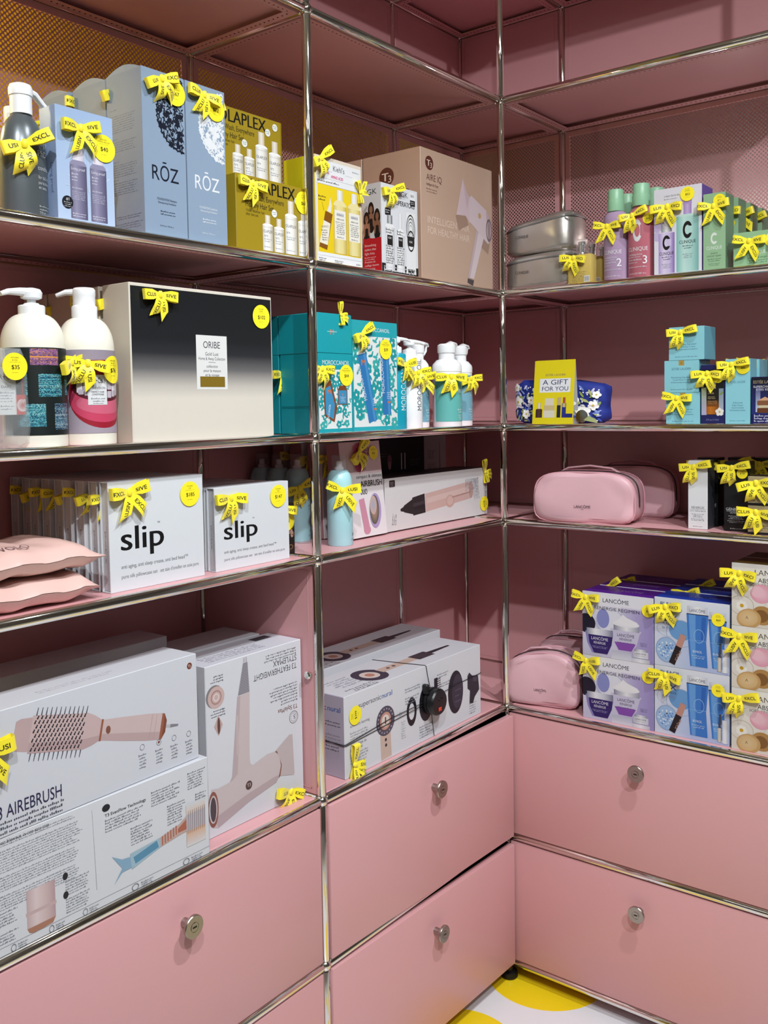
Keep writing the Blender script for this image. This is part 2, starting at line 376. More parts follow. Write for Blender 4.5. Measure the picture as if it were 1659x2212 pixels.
    def t(s, txt, x, y, h, c, w=None, al='c', b=0, rot=0, wmax=None):
        """one line of type; h = cap height / H, w = width / W"""
        vs, fs, ln = glyphs(txt); k = h * s.H / .691; kx = k if w is None else w * s.W / ln
        if wmax and kx * ln > wmax * s.W: kx = wmax * s.W / ln
        off = {'l': 0, 'c': -ln * kx / 2, 'r': -ln * kx}[al]; cr, sr = math.cos(math.radians(rot)), math.sin(math.radians(rot)); X, Y = x * s.W, y * s.H
        for j, sh in enumerate((-b, b, 0) if b else (0,)):      # heavier weights are struck more than once
            s.raw([(X + (u * kx + off + sh * kx) * cr - v * k * sr, Y + (u * kx + off + sh * kx) * sr + v * k * cr) for u, v in vs], fs, lin(c)); s.n -= .8
        s.n += .8; return s
    def fine(s, x0, y, x1, n, dy, c, th=.35, al='l', seed=1, rag=.25, rot=0):
        """rows of type too small to read, as broken dashes"""
        R = random.Random(seed); pts, fs = [], []; cr, sr = math.cos(math.radians(rot)), math.sin(math.radians(rot)); X0, Y0 = x0 * s.W, y * s.H
        for i in range(n):
            ln = (x1 - x0) * s.W * (1 - R.random() * rag); o = 0 if al == 'l' else ((x1 - x0) * s.W - ln) * (.5 if al == 'c' else 1); q = 0; yy = -i * dy * s.H
            u = dy * s.H
            while q < ln:                       # words of small strokes
                for _ in range(R.randint(2, 8)):
                    if q >= ln: break
                    l = u * (.20 + .16 * R.random()); hh = u * th * (.75 + (.75 if R.random() < .28 else .1 * R.random())); k = len(pts); y0 = yy - (u * th * .35 if R.random() < .12 else 0)
                    for a_, v in ((o + q, y0), (o + q + l, y0), (o + q + l, yy + hh), (o + q, yy + hh)): pts.append((X0 + a_ * cr - v * sr, Y0 + a_ * sr + v * cr))
                    fs.append((k, k + 1, k + 2, k + 3)); q += l + u * .15
                q += u * .30
        return s.raw(pts, fs, lin(c))
    def cells(s, x0, y0, x1, y1, nx, ny, pal, seed=1):
        R = random.Random(seed); pts, fs, cs = [], [], []
        for j in range(ny):
            row = R.choice(pal)
            for i in range(nx):
                k = len(pts); a, b = x0 + (x1 - x0) * i / nx, x0 + (x1 - x0) * (i + 1) / nx; d, e = y0 + (y1 - y0) * j / ny, y0 + (y1 - y0) * (j + 1) / ny
                pts += [(a * s.W, d * s.H), (b * s.W, d * s.H), (b * s.W, e * s.H), (a * s.W, e * s.H)]; fs.append((k, k + 1, k + 2, k + 3)); q = lin(row if R.random() < .5 else R.choice(pal)); cs.append([q] * 4)
        return s.raw(pts, fs, cs)
    def flower(s, x, y, r, c, mid, n=5, rot=0):
        for i in range(n):
            a = math.radians(rot + 360 * i / n); s.e(x + .62 * r * math.cos(a), y + .62 * r * math.sin(a) * s.W / s.H, r * .46, c, n=9); s.n -= .86
        return s.e(x, y, r * .25, mid, n=8)
    def leaf(s, x, y, r, ang, c): return s.e(x, y, r, c, ry=r * .36 * s.W / s.H, n=8, rot=ang)
    def flask(s, x0, y0, x1, y1, body, cap, capw=.5, caph=.22, sh=.1, capmid=None):
        """printed picture of a bottle: body, rounded shoulders, cap"""
        yb = y1 - (y1 - y0) * caph; ys = yb - (y1 - y0) * sh; xm = (x0 + x1) / 2; cw = (x1 - x0) * capw / 2; n0 = s.n
        s.bands(x0, y0, x1, ys, body); k = len(body) - 1; hw = (x1 - x0) / 2
        for i in range(5):
            a, b = i / 5, (i + 1) / 5; f = lambda q: hw - (hw - cw) * q ** 2.2
            A, B_ = f(a), f(b); pts = [(xm - A, ys + (yb - ys) * a), (xm + A, ys + (yb - ys) * a), (xm + B_, ys + (yb - ys) * b), (xm - B_, ys + (yb - ys) * b)]; s.g(pts, body[k // 2]); s.n -= 1
        s.bands(xm - cw, yb, xm + cw, y1, cap); s.n = max(s.n, n0) + 1; return s
    def split(s):
        V, Fc, Cc = [], [], []
        def tri(a, b, c, ca, cb, cc, dep):
            L = [((a[0] - b[0]) ** 2 + (a[1] - b[1]) ** 2, 0), ((b[0] - c[0]) ** 2 + (b[1] - c[1]) ** 2, 1), ((c[0] - a[0]) ** 2 + (c[1] - a[1]) ** 2, 2)]; m, i = max(L)
            if m <= (s.cv * 1.1) ** 2 or dep > 9:
                k = len(V); V.extend((a, b, c)); Fc.append((k, k + 1, k + 2)); Cc.append([ca, cb, cc]); return
            h = lambda p, q: tuple((x + y) / 2 for x, y in zip(p, q))
            if i == 1: a, b, c, ca, cb, cc = b, c, a, cb, cc, ca
            elif i == 2: a, b, c, ca, cb, cc = c, a, b, cc, ca, cb
            d, cd_ = h(a, b), h(ca, cb); tri(a, d, c, ca, cd_, cc, dep + 1); tri(d, b, c, cd_, cb, cc, dep + 1)
        for f, c in zip(s.f, s.c):
            q = c if isinstance(c, list) else [c] * len(f); P = [s.v[i] for i in f]
            for i in range(1, len(f) - 1): tri(P[0], P[i], P[i + 1], q[0], q[i], q[i + 1], 0)
        s.v, s.f, s.c = V, Fc, Cc
    def put(s, name, parent, fmap, m='card', label=None):
        if s.cv: s.split()
        me = bpy.data.meshes.new(name); me.from_pydata([fmap(x, y, n * (EPS * 4 if s.cv else EPS) + (.0002 if s.cv else 0)) for x, y, n in s.v], [], s.f); me.materials.append(MATS[m])
        at = me.color_attributes.new('Col', 'FLOAT_COLOR', 'CORNER'); buf = []
        for f, c in zip(s.f, s.c):
            if isinstance(c, list):
                for q in c: buf += q
            else: buf += list(c) * len(f)
        at.data.foreach_set('color', buf)
        o = link(name, me, parent)
        if label: o['label'] = label
        return o
def on_front(W, z0=0, y=0): return lambda a, b, e: (a - W / 2, y - e, z0 + b)
def on_left(W, d, z0=0): return lambda a, b, e: (-W / 2 - e, d - a, z0 + b)
def on_right(W, z0=0): return lambda a, b, e: (W / 2 + e, a, z0 + b)
def on_top(W, h): return lambda a, b, e: (a - W / 2, b, h + e)
def on_round(R, Wp, z0=0, sy=1, cy=0, turn=0):
    def f(a, b, e):
        t = (a - Wp / 2) / R + turn; return ((R + e) * math.sin(t), cy - (R * sy + e) * math.cos(t), z0 + b)
    return f

# ---------------------------------------------------------------- things
def thing(name, label, cat, run, s, f, z, rot=0, group=None):
    o = link(name, None); o.empty_display_size = .03
    o.location = (-f, s, z) if run == 'L' else (s, f, z)
    o.rotation_euler = (0, 0, (math.pi / 2 if run == 'L' else 0) + math.radians(rot))
    return tag(o, label, cat, group)
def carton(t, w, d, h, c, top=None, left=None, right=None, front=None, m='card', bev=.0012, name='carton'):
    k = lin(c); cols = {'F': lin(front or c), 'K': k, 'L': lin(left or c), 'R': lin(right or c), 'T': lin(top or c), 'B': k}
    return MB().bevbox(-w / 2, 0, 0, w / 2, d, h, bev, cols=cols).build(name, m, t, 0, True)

YEL = '#f4e32c'; INK = '#17171a'
RW = .0255
def ribbon_piece(name, ang, sd, L, loop, text, seed):
    """one loop or tail of satin ribbon, lying in the x-z plane and bulging towards -y; lettering rides on it"""
    R = random.Random(seed); ca, sa = math.cos(math.radians(ang)), math.sin(math.radians(ang)); bulge = .010 + .006 * R.random(); curl = (R.random() - .5) * .016
    def pos(q, t, lift):       # q 0 at the knot .. 1 at the tip (front layer), 1..2 back layer of a loop
        u = q if q <= 1 else 2 - q
        wd = RW * (.36 + .64 * min(1, u / .34) ** .8)
        if loop:
            a = L * math.sin(u * math.pi / 2) ** .9; y = -(.004 + bulge * math.sin(min(u, 1) * math.pi * .78)) if q <= 1 else -(.002 + .002 * u) + .001
            if .97 < u: y = -.006 - bulge * .3
        else:
            a = L * u * (1 - .30 * ((t + .5) if sd > 0 else (.5 - t)) * u ** 3)
            y = -.003 - .009 * math.sin(u * math.pi) - .004 * u * math.sin(6 * u + seed)
        n = t * wd + (curl * u * u if not loop else curl * .4 * u)
        return Vector((sd * a * ca - n * sa, y - lift, sd * a * sa + n * ca))
    b = MB(); nq = 24 if loop else 16; nt = 4; yel = lin(YEL); ink = lin(INK); qmax = 2 if loop else 1
    g = [[pos(qmax * i / nq, j / nt - .5, 0) for j in range(nt + 1)] for i in range(nq + 1)]
    b.add([p for r in g for p in r], [(i * (nt + 1) + j, i * (nt + 1) + j + 1, (i + 1) * (nt + 1) + j + 1, (i + 1) * (nt + 1) + j) for i in range(nq) for j in range(nt)], yel)
    vs, fs, ln = glyphs(text, .012); h = .0088; k = h / .691; tot = ln * k * 1.12; st = .30
    def tq(x, y):              # x along ribbon (reads left to right), y across
        a = (st * L + x * k * 1.12) if sd > 0 else -(st * L + tot - x * k * 1.12)
        u = abs(a) / L
        if loop: u = 2 / math.pi * math.asin(min(1, u ** (1 / .9)))
        return pos(min(.985, u), (y * k - h / 2) / RW, .0004)
    b.add([tq(x, y) for x, y in vs], fs, ink)
    return b.mesh(name, 'ribbon', 0, True, recalc=False)
BOWS = []
for i, (al, ar, tl, tr, ll, lr, l1, l2, words) in enumerate((
        (6, 14, 82, -48, .050, .052, .070, .072, ('EXCL', 'SIVE', 'LUSIV', 'EXCLU')),
        (16, 4, 72, -62, .054, .048, .064, .068, ('LUSIV', 'EXCL', 'SIVE', 'EXCLU')),
        (-4, 22, 95, -38, .048, .054, .060, .075, ('EXCL', 'LUSI', 'EXCL', 'USIVE')),
        (20, 28, 78, -70, .046, .058, .066, .060, ('USIV', 'EXCLU', 'CLUSI', 'SIVE')),
        (2, -8, 65, -80, .052, .050, .062, .066, ('CLUS', 'SIVE', 'EXCLU', 'LUSI')))):
    kn = MB(); kn.lathe([(.003, -.0088), (.0048, -.0075), (.0054, 0), (.0048, .0075), (.003, .0088)], 12, lin(YEL), cy=-.007, sx=1.15, sy=.75)
    BOWS.append((kn.mesh('ribbon_bow', 'ribbon', 3, True), [
        ('loop', ribbon_piece('loop', al, -1, ll, True, words[0][:3 if i % 2 else 4], i * 9)), ('loop', ribbon_piece('loop', ar, 1, lr, True, words[1][:4], i * 9 + 1)),
        ('tail', ribbon_piece('tail', tl, -1, l1, False, words[2][:5], i * 9 + 2)), ('tail', ribbon_piece('tail', tr, 1, l2, False, words[3][:5], i * 9 + 3))]))
def bow(t, x, y, z, v=None, roll=0, yaw=0, sc=1.0):
    sc *= .69
    """ribbon bow tied at (x,y,z) of its thing; roll in the plane of the front, yaw about the vertical"""
    v = RND.randrange(5) if v is None else v; kn, ps = BOWS[v]
    o = link('ribbon_bow', kn, t, (x, y - .001, z)); o.rotation_euler = Matrix.Rotation(math.radians(yaw), 3, 'Z').to_euler() if not roll else (Matrix.Rotation(math.radians(yaw), 3, 'Z') @ Matrix.Rotation(math.radians(-roll), 3, 'Y')).to_euler()
    o.scale = (sc, sc, sc)
    for n, me in ps: link(n, me, o)
    return o
def sticker(t, x, z, r, name, price, y=0, rot=0, fmap=None, sub=''):
    p = Pr(2 * r, 2 * r); p.e(.5, .5, .5, YEL, n=36)
    p.t('EXCLUSIVE', .5, .80, .035, INK, w=.30, b=.03); p.t(name, .5, .70, .055, INK, wmax=.62)
    p.fine(.27, .645, .73, 1, .035, '#5c5a20', al='c', seed=len(name)); p.t(price, .52, .40, .15, INK, b=.015, wmax=.6)
    p.fine(.36, .27, .64, 1, .04, '#4c4a20', al='c', seed=3)
    ca, sa = math.cos(math.radians(rot)), math.sin(math.radians(rot))
    return p.put('price_sticker', t, fmap or (lambda a, b, e: (x + (a - r) * ca - (b - r) * sa, y - .0019 - e, z + (a - r) * sa + (b - r) * ca)), 'sticker_paper', label='round yellow price sticker')
def pump(t, z, r, m, col=None, cy=0, ang=0, reach=.045, stem=.012, hh=.014, droop=.35):
    """collar, stem and spout of a lotion pump"""
    MB().lathe([(r, z), (r * 1.02, z + .001), (r * 1.02, z + .013), (r * .96, z + .0145), (r * .62, z + .016), (r * .55, z + .018)], 24, cy=cy).build('pump_collar', m, t, SM)
    z1 = z + .016 + stem; b = MB(); b.lathe([(r * .34, z + .016), (r * .34, z1)], 14, cy=cy)
    b.lathe([(r * .55, z1 - .002), (r * .8, z1), (r * .86, z1 + hh * .5), (r * .7, z1 + hh * .85), (r * .3, z1 + hh)], 18, cy=cy)
    ca, sa = math.cos(math.radians(ang)), math.sin(math.radians(ang)); q = [(0, 0), (.4, .0), (.75, -.08), (1, -.32)]
    b.tube([(u * reach * ca, cy + u * reach * sa, z1 + hh * .55 + v * reach * droop) for u, v in q], .005, 10, rr=[r * .5, r * .42, r * .32, r * .24], sq=.75)
    return b.build('pump_head', m, t, SM)
def ordinal(i): return ['first', 'second', 'third', 'fourth', 'fifth', 'sixth', 'seventh', 'eighth', 'ninth', 'tenth'][i]
def gz(lev): return SHELF[lev] + .0002

# ================================================================ products: upper shelf, long side
CR = '#efe9dc'; WH = '#eef1f5'; TXT = '#3c3e46'; GR = '#8b8f98'
mat('graphite_plastic', '#5d6468', .3, .35); mat('white_plastic', '#eceef0', .35); mat('cream_plastic', '#e6e2d4', .32, noise=.03, nscale=12)
mat('clear_plastic', '#e8eef0', .06, trans=.85, ior=1.15, alpha=.35); mat('frosted_cap', '#dfe6e6', .25, trans=.35, ior=1.2)

t = thing('conditioner_bottle', 'dark grey conditioner bottle with white pump, at the left end of its shelf', 'bottle', 'L', -1.352, .05, gz(5))
MB().lathe([(.031, 0), (.0352, .003), (.0367, .012), (.0367, .098), (.0355, .116), (.031, .136), (.024, .150), (.017, .158), (.0155, .163)], 36, sy=.82).build('bottle_body', 'graphite_plastic', t, SM)
p = Pr(.075, .16, .004)
for s_, y, h in (('living proof', .70, .06), ('PhD', .60, .055), ('conditioner', .47, .042), ('for dull, dry hair', .385, .033), ('pour les cheveux ternes', .335, .030), ('et secs', .29, .030)): p.t(s_, .47, y, h, '#cfd4d6', al='l', wmax=.52)
p.t('710 mL e 24.0 fl oz', .47, .05, .028, '#cfd4d6', al='l', wmax=.5); p.fine(.47, .12, .85, 2, .03, '#b9bfc2')
p.put('lettering', t, on_round(.0367, .075, 0, .82, 0, .25))
b = MB().lathe([(.0165, .161), (.0165, .188), (.0180, .189), (.0182, .200), (.016, .2055), (.010, .208)], 28); b.build('pump_collar', 'white_plastic', t, SM)
MB().tube([(.008, 0, .201), (.024, .0, .197), (.036, .0, .186), (.042, 0, .182)], .006, 10, rr=[.0085, .007, .006, .005], sq=.7).build('pump_head', 'white_plastic', t, SM)
bow(t, -.016, -.030, .108, 3, 0, -25, 1.1)

t = thing('dry_shampoo_box', 'pale blue box picturing two grey spray cans, priced 40', 'box', 'L', -1.264, .014, gz(5))
w, h, d = .106, .180, .042
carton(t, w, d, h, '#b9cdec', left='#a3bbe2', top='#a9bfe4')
p = Pr(w, h); p.r(0, 0, 1, 1, '#c3d6f2', '#aac4ea')
for k in range(14):
    a = math.radians(20 + k * 12); p.line(.55, .3, .55 + .40 * math.cos(a), .3 + .45 * math.sin(a), .002, '#d7e4f8', .012)
p.t('Hit Reset', .30, .75, .052, '#3f4a6e', al='l', wmax=.5)
for x in (.22, .57):
    p.flask(x, .05, x + .29, .66, ['#6e6a86', '#9a96b2', '#7b7796', '#56526c'], ['#e6dcec', '#f3edf6', '#d9cde0'], .62, .17, .07)
    p.t('Living proof', x + .145, .47, .024, '#e8e6f0', wmax=.24); p.fine(x + .03, .43, x + .15, 3, .026, '#d8d6e6'); p.t('dry shampoo', x + .03, .31, .014, '#e8e6f0', al='l', wmax=.2); p.fine(x + .03, .28, x + .26, 5, .016, '#c4c2d6'); p.fine(x + .03, .09, x + .25, 2, .02, '#e4e2ee')
p.e(.165, .18, .095, '#171922'); p.t('#1', .165, .195, .025, '#e8e8ea'); p.fine(.10, .175, .23, 3, .017, '#d0d0d4', al='c')
p.put('printed_front', t, on_front(w))
p = Pr(d, h, base='#a3bbe2'); p.t('Living proof.', .62, .38, .16 * d / h, '#3f5a92', rot=-90); p.fine(.15, .05, .8, 2, .015, '#4c6496'); p.put('printed_side', t, on_left(w, d))
MB().prism([(-w / 2 + .002, h - .001)] + [(-w / 2 + .002 + (w - .004) * i / 8, h + .006 * math.sin(math.pi * i / 8)) for i in range(1, 8)] + [(w / 2 - .002, h - .001)], d - .004, d - .003, lin('#b3c8ea')).build('tuck_flap', 'card', t, 0, True)
bow(t, -.012, -.002, .150, 0, -3); sticker(t, .034, .128, .022, 'LIVING PROOF', '$40')

# tall slate-blue hair-care boxes, two abreast and two more behind
def leafy(p, cx, cy, R, ink, seed):
    """roundel of flowers and leaves, cut off by the right edge of the face"""
    q = random.Random(seed); a = R * p.W / p.H
    n0 = p.n
    for k in range(1000):
        p.n = n0 + (k % 41) * .16
        an = q.random() * 2 * math.pi; r = R * math.sqrt(q.random()); x, y = cx + r * math.cos(an), cy + r * p.W / p.H * math.sin(an)
        if x > .965: continue
        lr = min(.038, .985 - x); ang = q.random() * 180
        if k % 17 == 0 and x < .92: p.flower(x, y, .055, ink, ink, 5, q.random() * 70)
        elif k % 4 == 0: p.line(x, y, min(.97, x + .09 * math.cos(an + 1.2)), y + .09 * p.W / p.H * math.sin(an + 1.2), .009, ink)
        elif x + lr < .985: p.leaf(x, y, lr, ang, ink)
    for k in range(44):
        an = math.radians(92 + 176 * k / 43); x, y = cx + R * math.cos(an), cy + a * math.sin(an); p.n = n0 + 7.5 + (k % 9) * .16
        if x < .94: p.leaf(x, y, .045, math.degrees(an) + (40 if k % 2 else 110), ink)
    p.n = n0 + 11
    return p
def roz(ink, title, s, f, label, price, seed, front=True, body='#93a7bf'):
    w, d, h = .0925, .095, .276
    t = thing('hair_care_box', label, 'box', 'L', s, f, gz(5) + .003, 0, 'tall slate blue hair care boxes')
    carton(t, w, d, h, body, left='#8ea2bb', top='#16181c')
    pts = [(0, h - .002)] + [(d * i / 10, h - .002 + .012 * math.sin(math.pi * i / 10)) for i in range(1, 10)] + [(d, h - .002)]
    MB().add([(-w / 2 + e_, y, z) for e_ in (0, .001) for y, z in pts], [tuple(range(11)), tuple(range(21, 10, -1))] + [(i, i + 11, i + 12, i + 1) for i in range(10)], lin('#9aadc4')).build('side_flap', 'card', t, 0, True)
    if front:
        p = Pr(w, h, base=body); leafy(p, 1.0, .755, .66, ink, seed)
        p.t('RŌZ', .5, .335, .088, ink, w=.62); p.t('FOUNDATION Shampoo' if ink != '#eef1f4' else 'FOUNDATION Conditioner', .52, .215, .014, ink, w=.46); p.t('Shampooing Fondation', .52, .195, .012, ink, w=.42)
        p.fine(.36, .145, .70, 2, .017, ink, al='c'); p.t('24.4 fl oz / 720 mL e', .5, .055, .009, ink, w=.32); p.put('printed_front', t, on_front(w))
    p = Pr(d, h, base='#8ea2bb')
    for y, n in ((.78, 1), (.74, 8), (.60, 1), (.58, 5), (.46, 1), (.44, 6), (.35, 1), (.33, 6)): p.fine(.10, y, .82 if n > 1 else .3, n, .014, '#5a6a84', al='l', seed=int(y * 99), rag=.15, th=.28)
    p.fine(.2, .12, .9, 2, .014, '#5a6a84', al='c'); p.fine(.1, .075, .95, 3, .014, '#5a6a84', al='c'); p.put('printed_side', t, on_left(w, d))
    return t
t = roz('#10182a', '', -1.110, .006, 'tall slate blue hair box with black flower roundel, priced 67', '$67', 4); bow(t, -.008, -.002, .262, 1, 10); sticker(t, .025, .246, .0215, 'ROZ', '$67', y=-.0004)
t = roz('#eef1f4', '', -1.0155, .006, 'tall slate blue hair box with white flower roundel, priced 72', '$72', 5); bow(t, -.008, -.002, .258, 4, -4); sticker(t, .022, .240, .0215, 'ROZ', '$72', y=-.0004)
for i, (s, f) in enumerate(((-1.108, .106), (-1.112, .208))):
    t = roz('#10182a', '', s, f, 'slate blue hair box %s behind the one with the black flower roundel' % ('directly', 'second')[i], '', 6 + i, False); bow(t, -.025, -.002, .255, i + 1, 5)
t = thing('conditioner_bottle', 'dark grey bottle mostly hidden behind the pump conditioner, yellow ribbon showing', 'bottle', 'L', -1.322, .118, gz(5), 0)
MB().lathe([(.031, 0), (.0352, .003), (.0367, .012), (.0367, .098), (.0355, .116), (.031, .136), (.024, .150), (.017, .158), (.0155, .163)], 24, sy=.82).build('bottle_body', 'graphite_plastic', t, SM)
MB().lathe([(.0165, .161), (.0165, .188), (.016, .192), (.010, .194)], 20).build('cap', 'white_plastic', t, SM); bow(t, -.005, -.032, .150, 2)

# gold hair-repair sets
GOLD = '#a88f1c'
def olaplex(s, f, z, label):
    w, d, h = .207, .05, .141
    t = thing('hair_repair_set', label, 'box', 'L', s, f, z, 0, 'mustard gold hair repair sets')
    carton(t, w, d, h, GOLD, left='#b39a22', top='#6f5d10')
    p = Pr(w, h, base=GOLD); p.t('OLAPLEX', .16, .80, .165, '#14120a', w=.62, al='l', b=.02); p.t('Every Wash, Everywhere', .12, .69, .075, '#17150c', w=.50, al='l', b=.008); p.t('Healthy Hair Set', .12, .585, .075, '#17150c', w=.36, al='l', b=.008); p.t('Visibly healthier hair', .12, .52, .04, '#17150c', w=.24, al='l'); p.t('after one use.', .12, .47, .04, '#17150c', w=.16, al='l')
    for x0, x1, y1, nm in ((.33, .465, .52, 'Nº0'), (.48, .615, .50, 'Nº3'), (.63, .795, .78, 'Nº4'), (.81, .975, .70, 'Nº5')):
        p.flask(x0, .04, x1, y1, ['#d6cfc0', '#ffffff', '#f4efe6', '#b9b09c'], ['#cdbfa4', '#f7f0e4', '#cbb998'], .5, .24, .05)
        p.t('OLAPLEX', (x0 + x1) / 2, .04 + (y1 - .04) * .50, .04, TXT, w=(x1 - x0) * .9); p.t(nm, x0 + .02, .04 + (y1 - .04) * .38, .03, TXT, al='l'); p.fine(x0 + .02, .04 + (y1 - .04) * .31, x1 - .02, 2, .03, GR); p.fine(x0 + .02, .085, x1 - .03, 1, .03, GR)
        p.line(x0 + .01, .04 + (y1 - .04) * .66, x1 - .01, .04 + (y1 - .04) * .66, .002, '#b9b2a4')
    for x, y in ((.485, .56), (.80, .80), (.90, .90)):
        p.e(x, y, .036, '#f4f6f2'); p.fine(x - .022, y + .01, x + .022, 2, .025, '#4a5a5a', al='c')
    p.put('printed_front', t, on_front(w)); return t
t = olaplex(-.835, .014, gz(5) + .003, 'front mustard gold hair set box, at shelf level, priced 64'); bow(t, -.066, -.002, .126, 4, 0); sticker(t, .080, .112, .0225, 'OLAPLEX', '$64')
olaplex(-.854, .070, gz(5) + .003, 'mustard gold hair set box hidden behind the front one, carrying another')
t = olaplex(-.854, .072, gz(5) + .1442, 'upper mustard gold hair set box stacked behind the front one'); bow(t, -.098, -.002, .120, 2)

t = thing('amino_acid_set', 'yellow-sided hair set box with white front, beside the post', 'box', 'L', -.6385, .016, gz(5))
w, d, h = .151, .087, .222
carton(t, w, d, h, '#e8d81e', left='#efe01f', front='#e9dccb', top='#b9854f')
p = Pr(w, h); p.r(.03, .025, .97, .965, '#f1f2f4'); p.r(.045, .115, .955, .74, '#f2cf16', '#f6d81f'); p.t('Kiehl’s', .5, .885, .05, INK, w=.24); p.line(.2, .872, .36, .872, .003, GR); p.line(.64, .872, .8, .872, .003, GR)
p.fine(.80, .92, .93, 1, .02, TXT); p.t('THE TEXTURE-FIXING', .05, .845, .022, '#e0197a', al='l', wmax=.24, b=.02); p.t('AMINO ACID', .33, .815, .028, '#e0197a', al='l', w=.26, b=.03); p.line(.04, .80, .95, .80, .002, GR); p.fine(.05, .765, .5, 1, .03, TXT); p.r(.04, .74, .96, .745, '#c9ccd0'); p.r(.91, .75, .945, .775, '#4a5a6a')
p.fine(.06, .62, .22, 2, .03, INK); p.line(.13, .575, .17, .5, .004, INK)
p.g([(.06, .16), (.22, .14), (.35, .48), (.20, .50)], '#8a5410'); p.g([(.07, .20), (.235, .185), (.30, .39), (.16, .41)], '#f3ecdc'); p.g([(.23, .50), (.31, .49), (.335, .56), (.30, .64), (.275, .56)], '#efeae0'); p.t('KIEHL’S', .19, .345, .018, INK, w=.13, rot=8); p.fine(.115, .31, .24, 5, .022, TXT, rot=5)
for x in (.37, .68):
    p.flask(x, .125, x + .28, .72, ['#d8c064', '#f3e6a8', '#efdf94', '#c9ad48'], ['#dfe0dc', '#f7f7f4', '#d2d2cc'], .44, .16, .09); p.r(x + .02, .26, x + .26, .53, '#f5f1e6'); p.r(x + .06, .475, x + .22, .505, '#d5d5d8'); p.t('KIEHL’S', x + .14, .48, .018, INK, w=.14); p.t('AMINO ACID', x + .14, .44, .014, INK, w=.16, b=.02); p.fine(x + .04, .415, x + .24, 7, .018, TXT, al='c'); p.fine(x + .07, .275, x + .2, 1, .02, INK, al='c')
p.line(.04, .085, .96, .085, .002, GR); p.fine(.05, .055, .2, 2, .018, TXT); p.fine(.38, .05, .56, 2, .016, TXT); p.fine(.85, .045, .94, 1, .018, TXT); p.put('printed_front', t, on_front(w))
p = Pr(d, h, base='#efe01f')
for y, n in ((.52, 3), (.46, 5), (.36, 1), (.34, 4), (.27, 5), (.18, 1), (.15, 4)): p.fine(.12, y, .8, n, .018, '#2a2a10', al='c', seed=int(y * 50))
p.put('printed_side', t, on_left(w, d)); bow(t, -.062, -.002, .215, 3, 12); bow(t, .066, -.001, .165, 2, 95, 0, .7)

t = thing('hair_styling_set', 'white styling set box with black-and-white bottles, red and photo side', 'box', 'L', -.4255, .016, gz(5))
w, d, h = .139, .052, .203
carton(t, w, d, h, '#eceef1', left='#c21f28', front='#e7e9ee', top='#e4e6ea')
p = Pr(w, h, base='#e7e9ee'); p.t('IGK', .62, .895, .06, INK, w=.22); p.t('smooth', .36, .795, .05, '#4a4c52', w=.28, al='r'); p.t('OPERATORS', .39, .79, .055, INK, w=.52, al='l', b=.03); p.r(.78, .885, .93, .975, '#f6f6f8'); p.t('$60', .855, .92, .03, INK); p.r(.79, .82, .93, .885, INK); p.fine(.81, .86, .92, 2, .02, '#e0e0e2')
p.rr(.10, .655, .25, .735, .015, INK); p.fine(.12, .705, .23, 2, .025, '#dedee2')
p.r(0, 0, 1, .125, '#15161a')
for x0, x1, y1, kind in ((.10, .345, .66, 0), (.40, .62, .70, 1), (.66, .93, .74, 2)):
    if kind == 0: p.flask(x0, .06, x1, y1, ['#dcdde0', '#f7f7f8', '#eeeeef', '#c4c5ca'], ['#55585e', '#d8dadd', '#3a3c42'], .55, .16, .06)
    elif kind == 1: p.flask(x0, .05, x1, y1, ['#e3e4e7', '#ffffff', '#f0f0f2', '#c9cace'], ['#e6e6e8', '#ffffff', '#cdced2'], .36, .26, .10)
    else:
        p.rr(x0, .05, x1, y1, .02, '#f3f3f5')
        for k in range(7): p.ring((x0 + x1) / 2, .55, .125 - .013 * k, .1, INK if k % 2 == 0 else '#f3f3f5', ry=.17 - .02 * k); 
        p.ring((x0 + x1) / 2, .42, .10, .16, INK, ry=.12); p.r(x0 + .04, .05, x1 - .04, .1, INK)
    p.r(x0 + .05, .33 if kind < 2 else .36, x1 - .05, .44 if kind < 2 else .47, '#17181b'); p.t('IGK', (x0 + x1) / 2, .40, .022, '#f0f0f0', w=.09)
    if kind < 2: p.fine(x0 + .015, .31, x1 - .015, 8, .026, '#2a2b30', th=.5, seed=kind); p.fine(x0 + .015, .49, x1 - .015, 2, .03, '#2a2b30', th=.5)
p.fine(.05, .085, .95, 1, .025, '#e6e6e8'); p.fine(.05, .045, .95, 1, .035, '#f2f2f4', th=.6); p.put('printed_front', t, on_front(w))
p = Pr(d, h); p.r(0, .40, 1, 1, '#dad7d6'); p.t('IGK', .46, .88, .06, INK, w=.62)
for x, y, sk in ((.45, .60, '#9a6a50'), (.2, .5, '#b0795c'), (.78, .52, '#8f5f46')):
    p.e(x, y + .1, .17, '#23160f', ry=.10); p.e(x, y + .115, .09, sk, ry=.042); p.e(x, y - .02, .15, sk, ry=.10); p.e(x, y - .06, .17, '#1a1718', ry=.08); p.e(x - .13, y, .05, sk, ry=.075); p.e(x + .13, y, .05, sk, ry=.075)
p.g([(0, 0), (1, 0), (1, .40), (.8, .405), (.6, .395), (.35, .41), (.15, .40), (0, .415)], '#c21f28')
for i, s_ in enumerate(('Smoothing', 'stylers that', 'fight frizz')): p.t(s_, .08, .315 - .045 * i, .026, '#f4d9d6', al='l', wmax=.62)
p.fine(.08, .19, .7, 2, .022, '#f4d9d6')
for i, s_ in enumerate(('Produits de', 'coiffage lissants', 'antifrisottis')): p.t(s_, .08, .135 - .038 * i, .022, '#f4d9d6', al='l', wmax=.8)
p.put('printed_side', t, on_left(w, d)); bow(t, -.036, -.002, .188, 3, -6, -8)

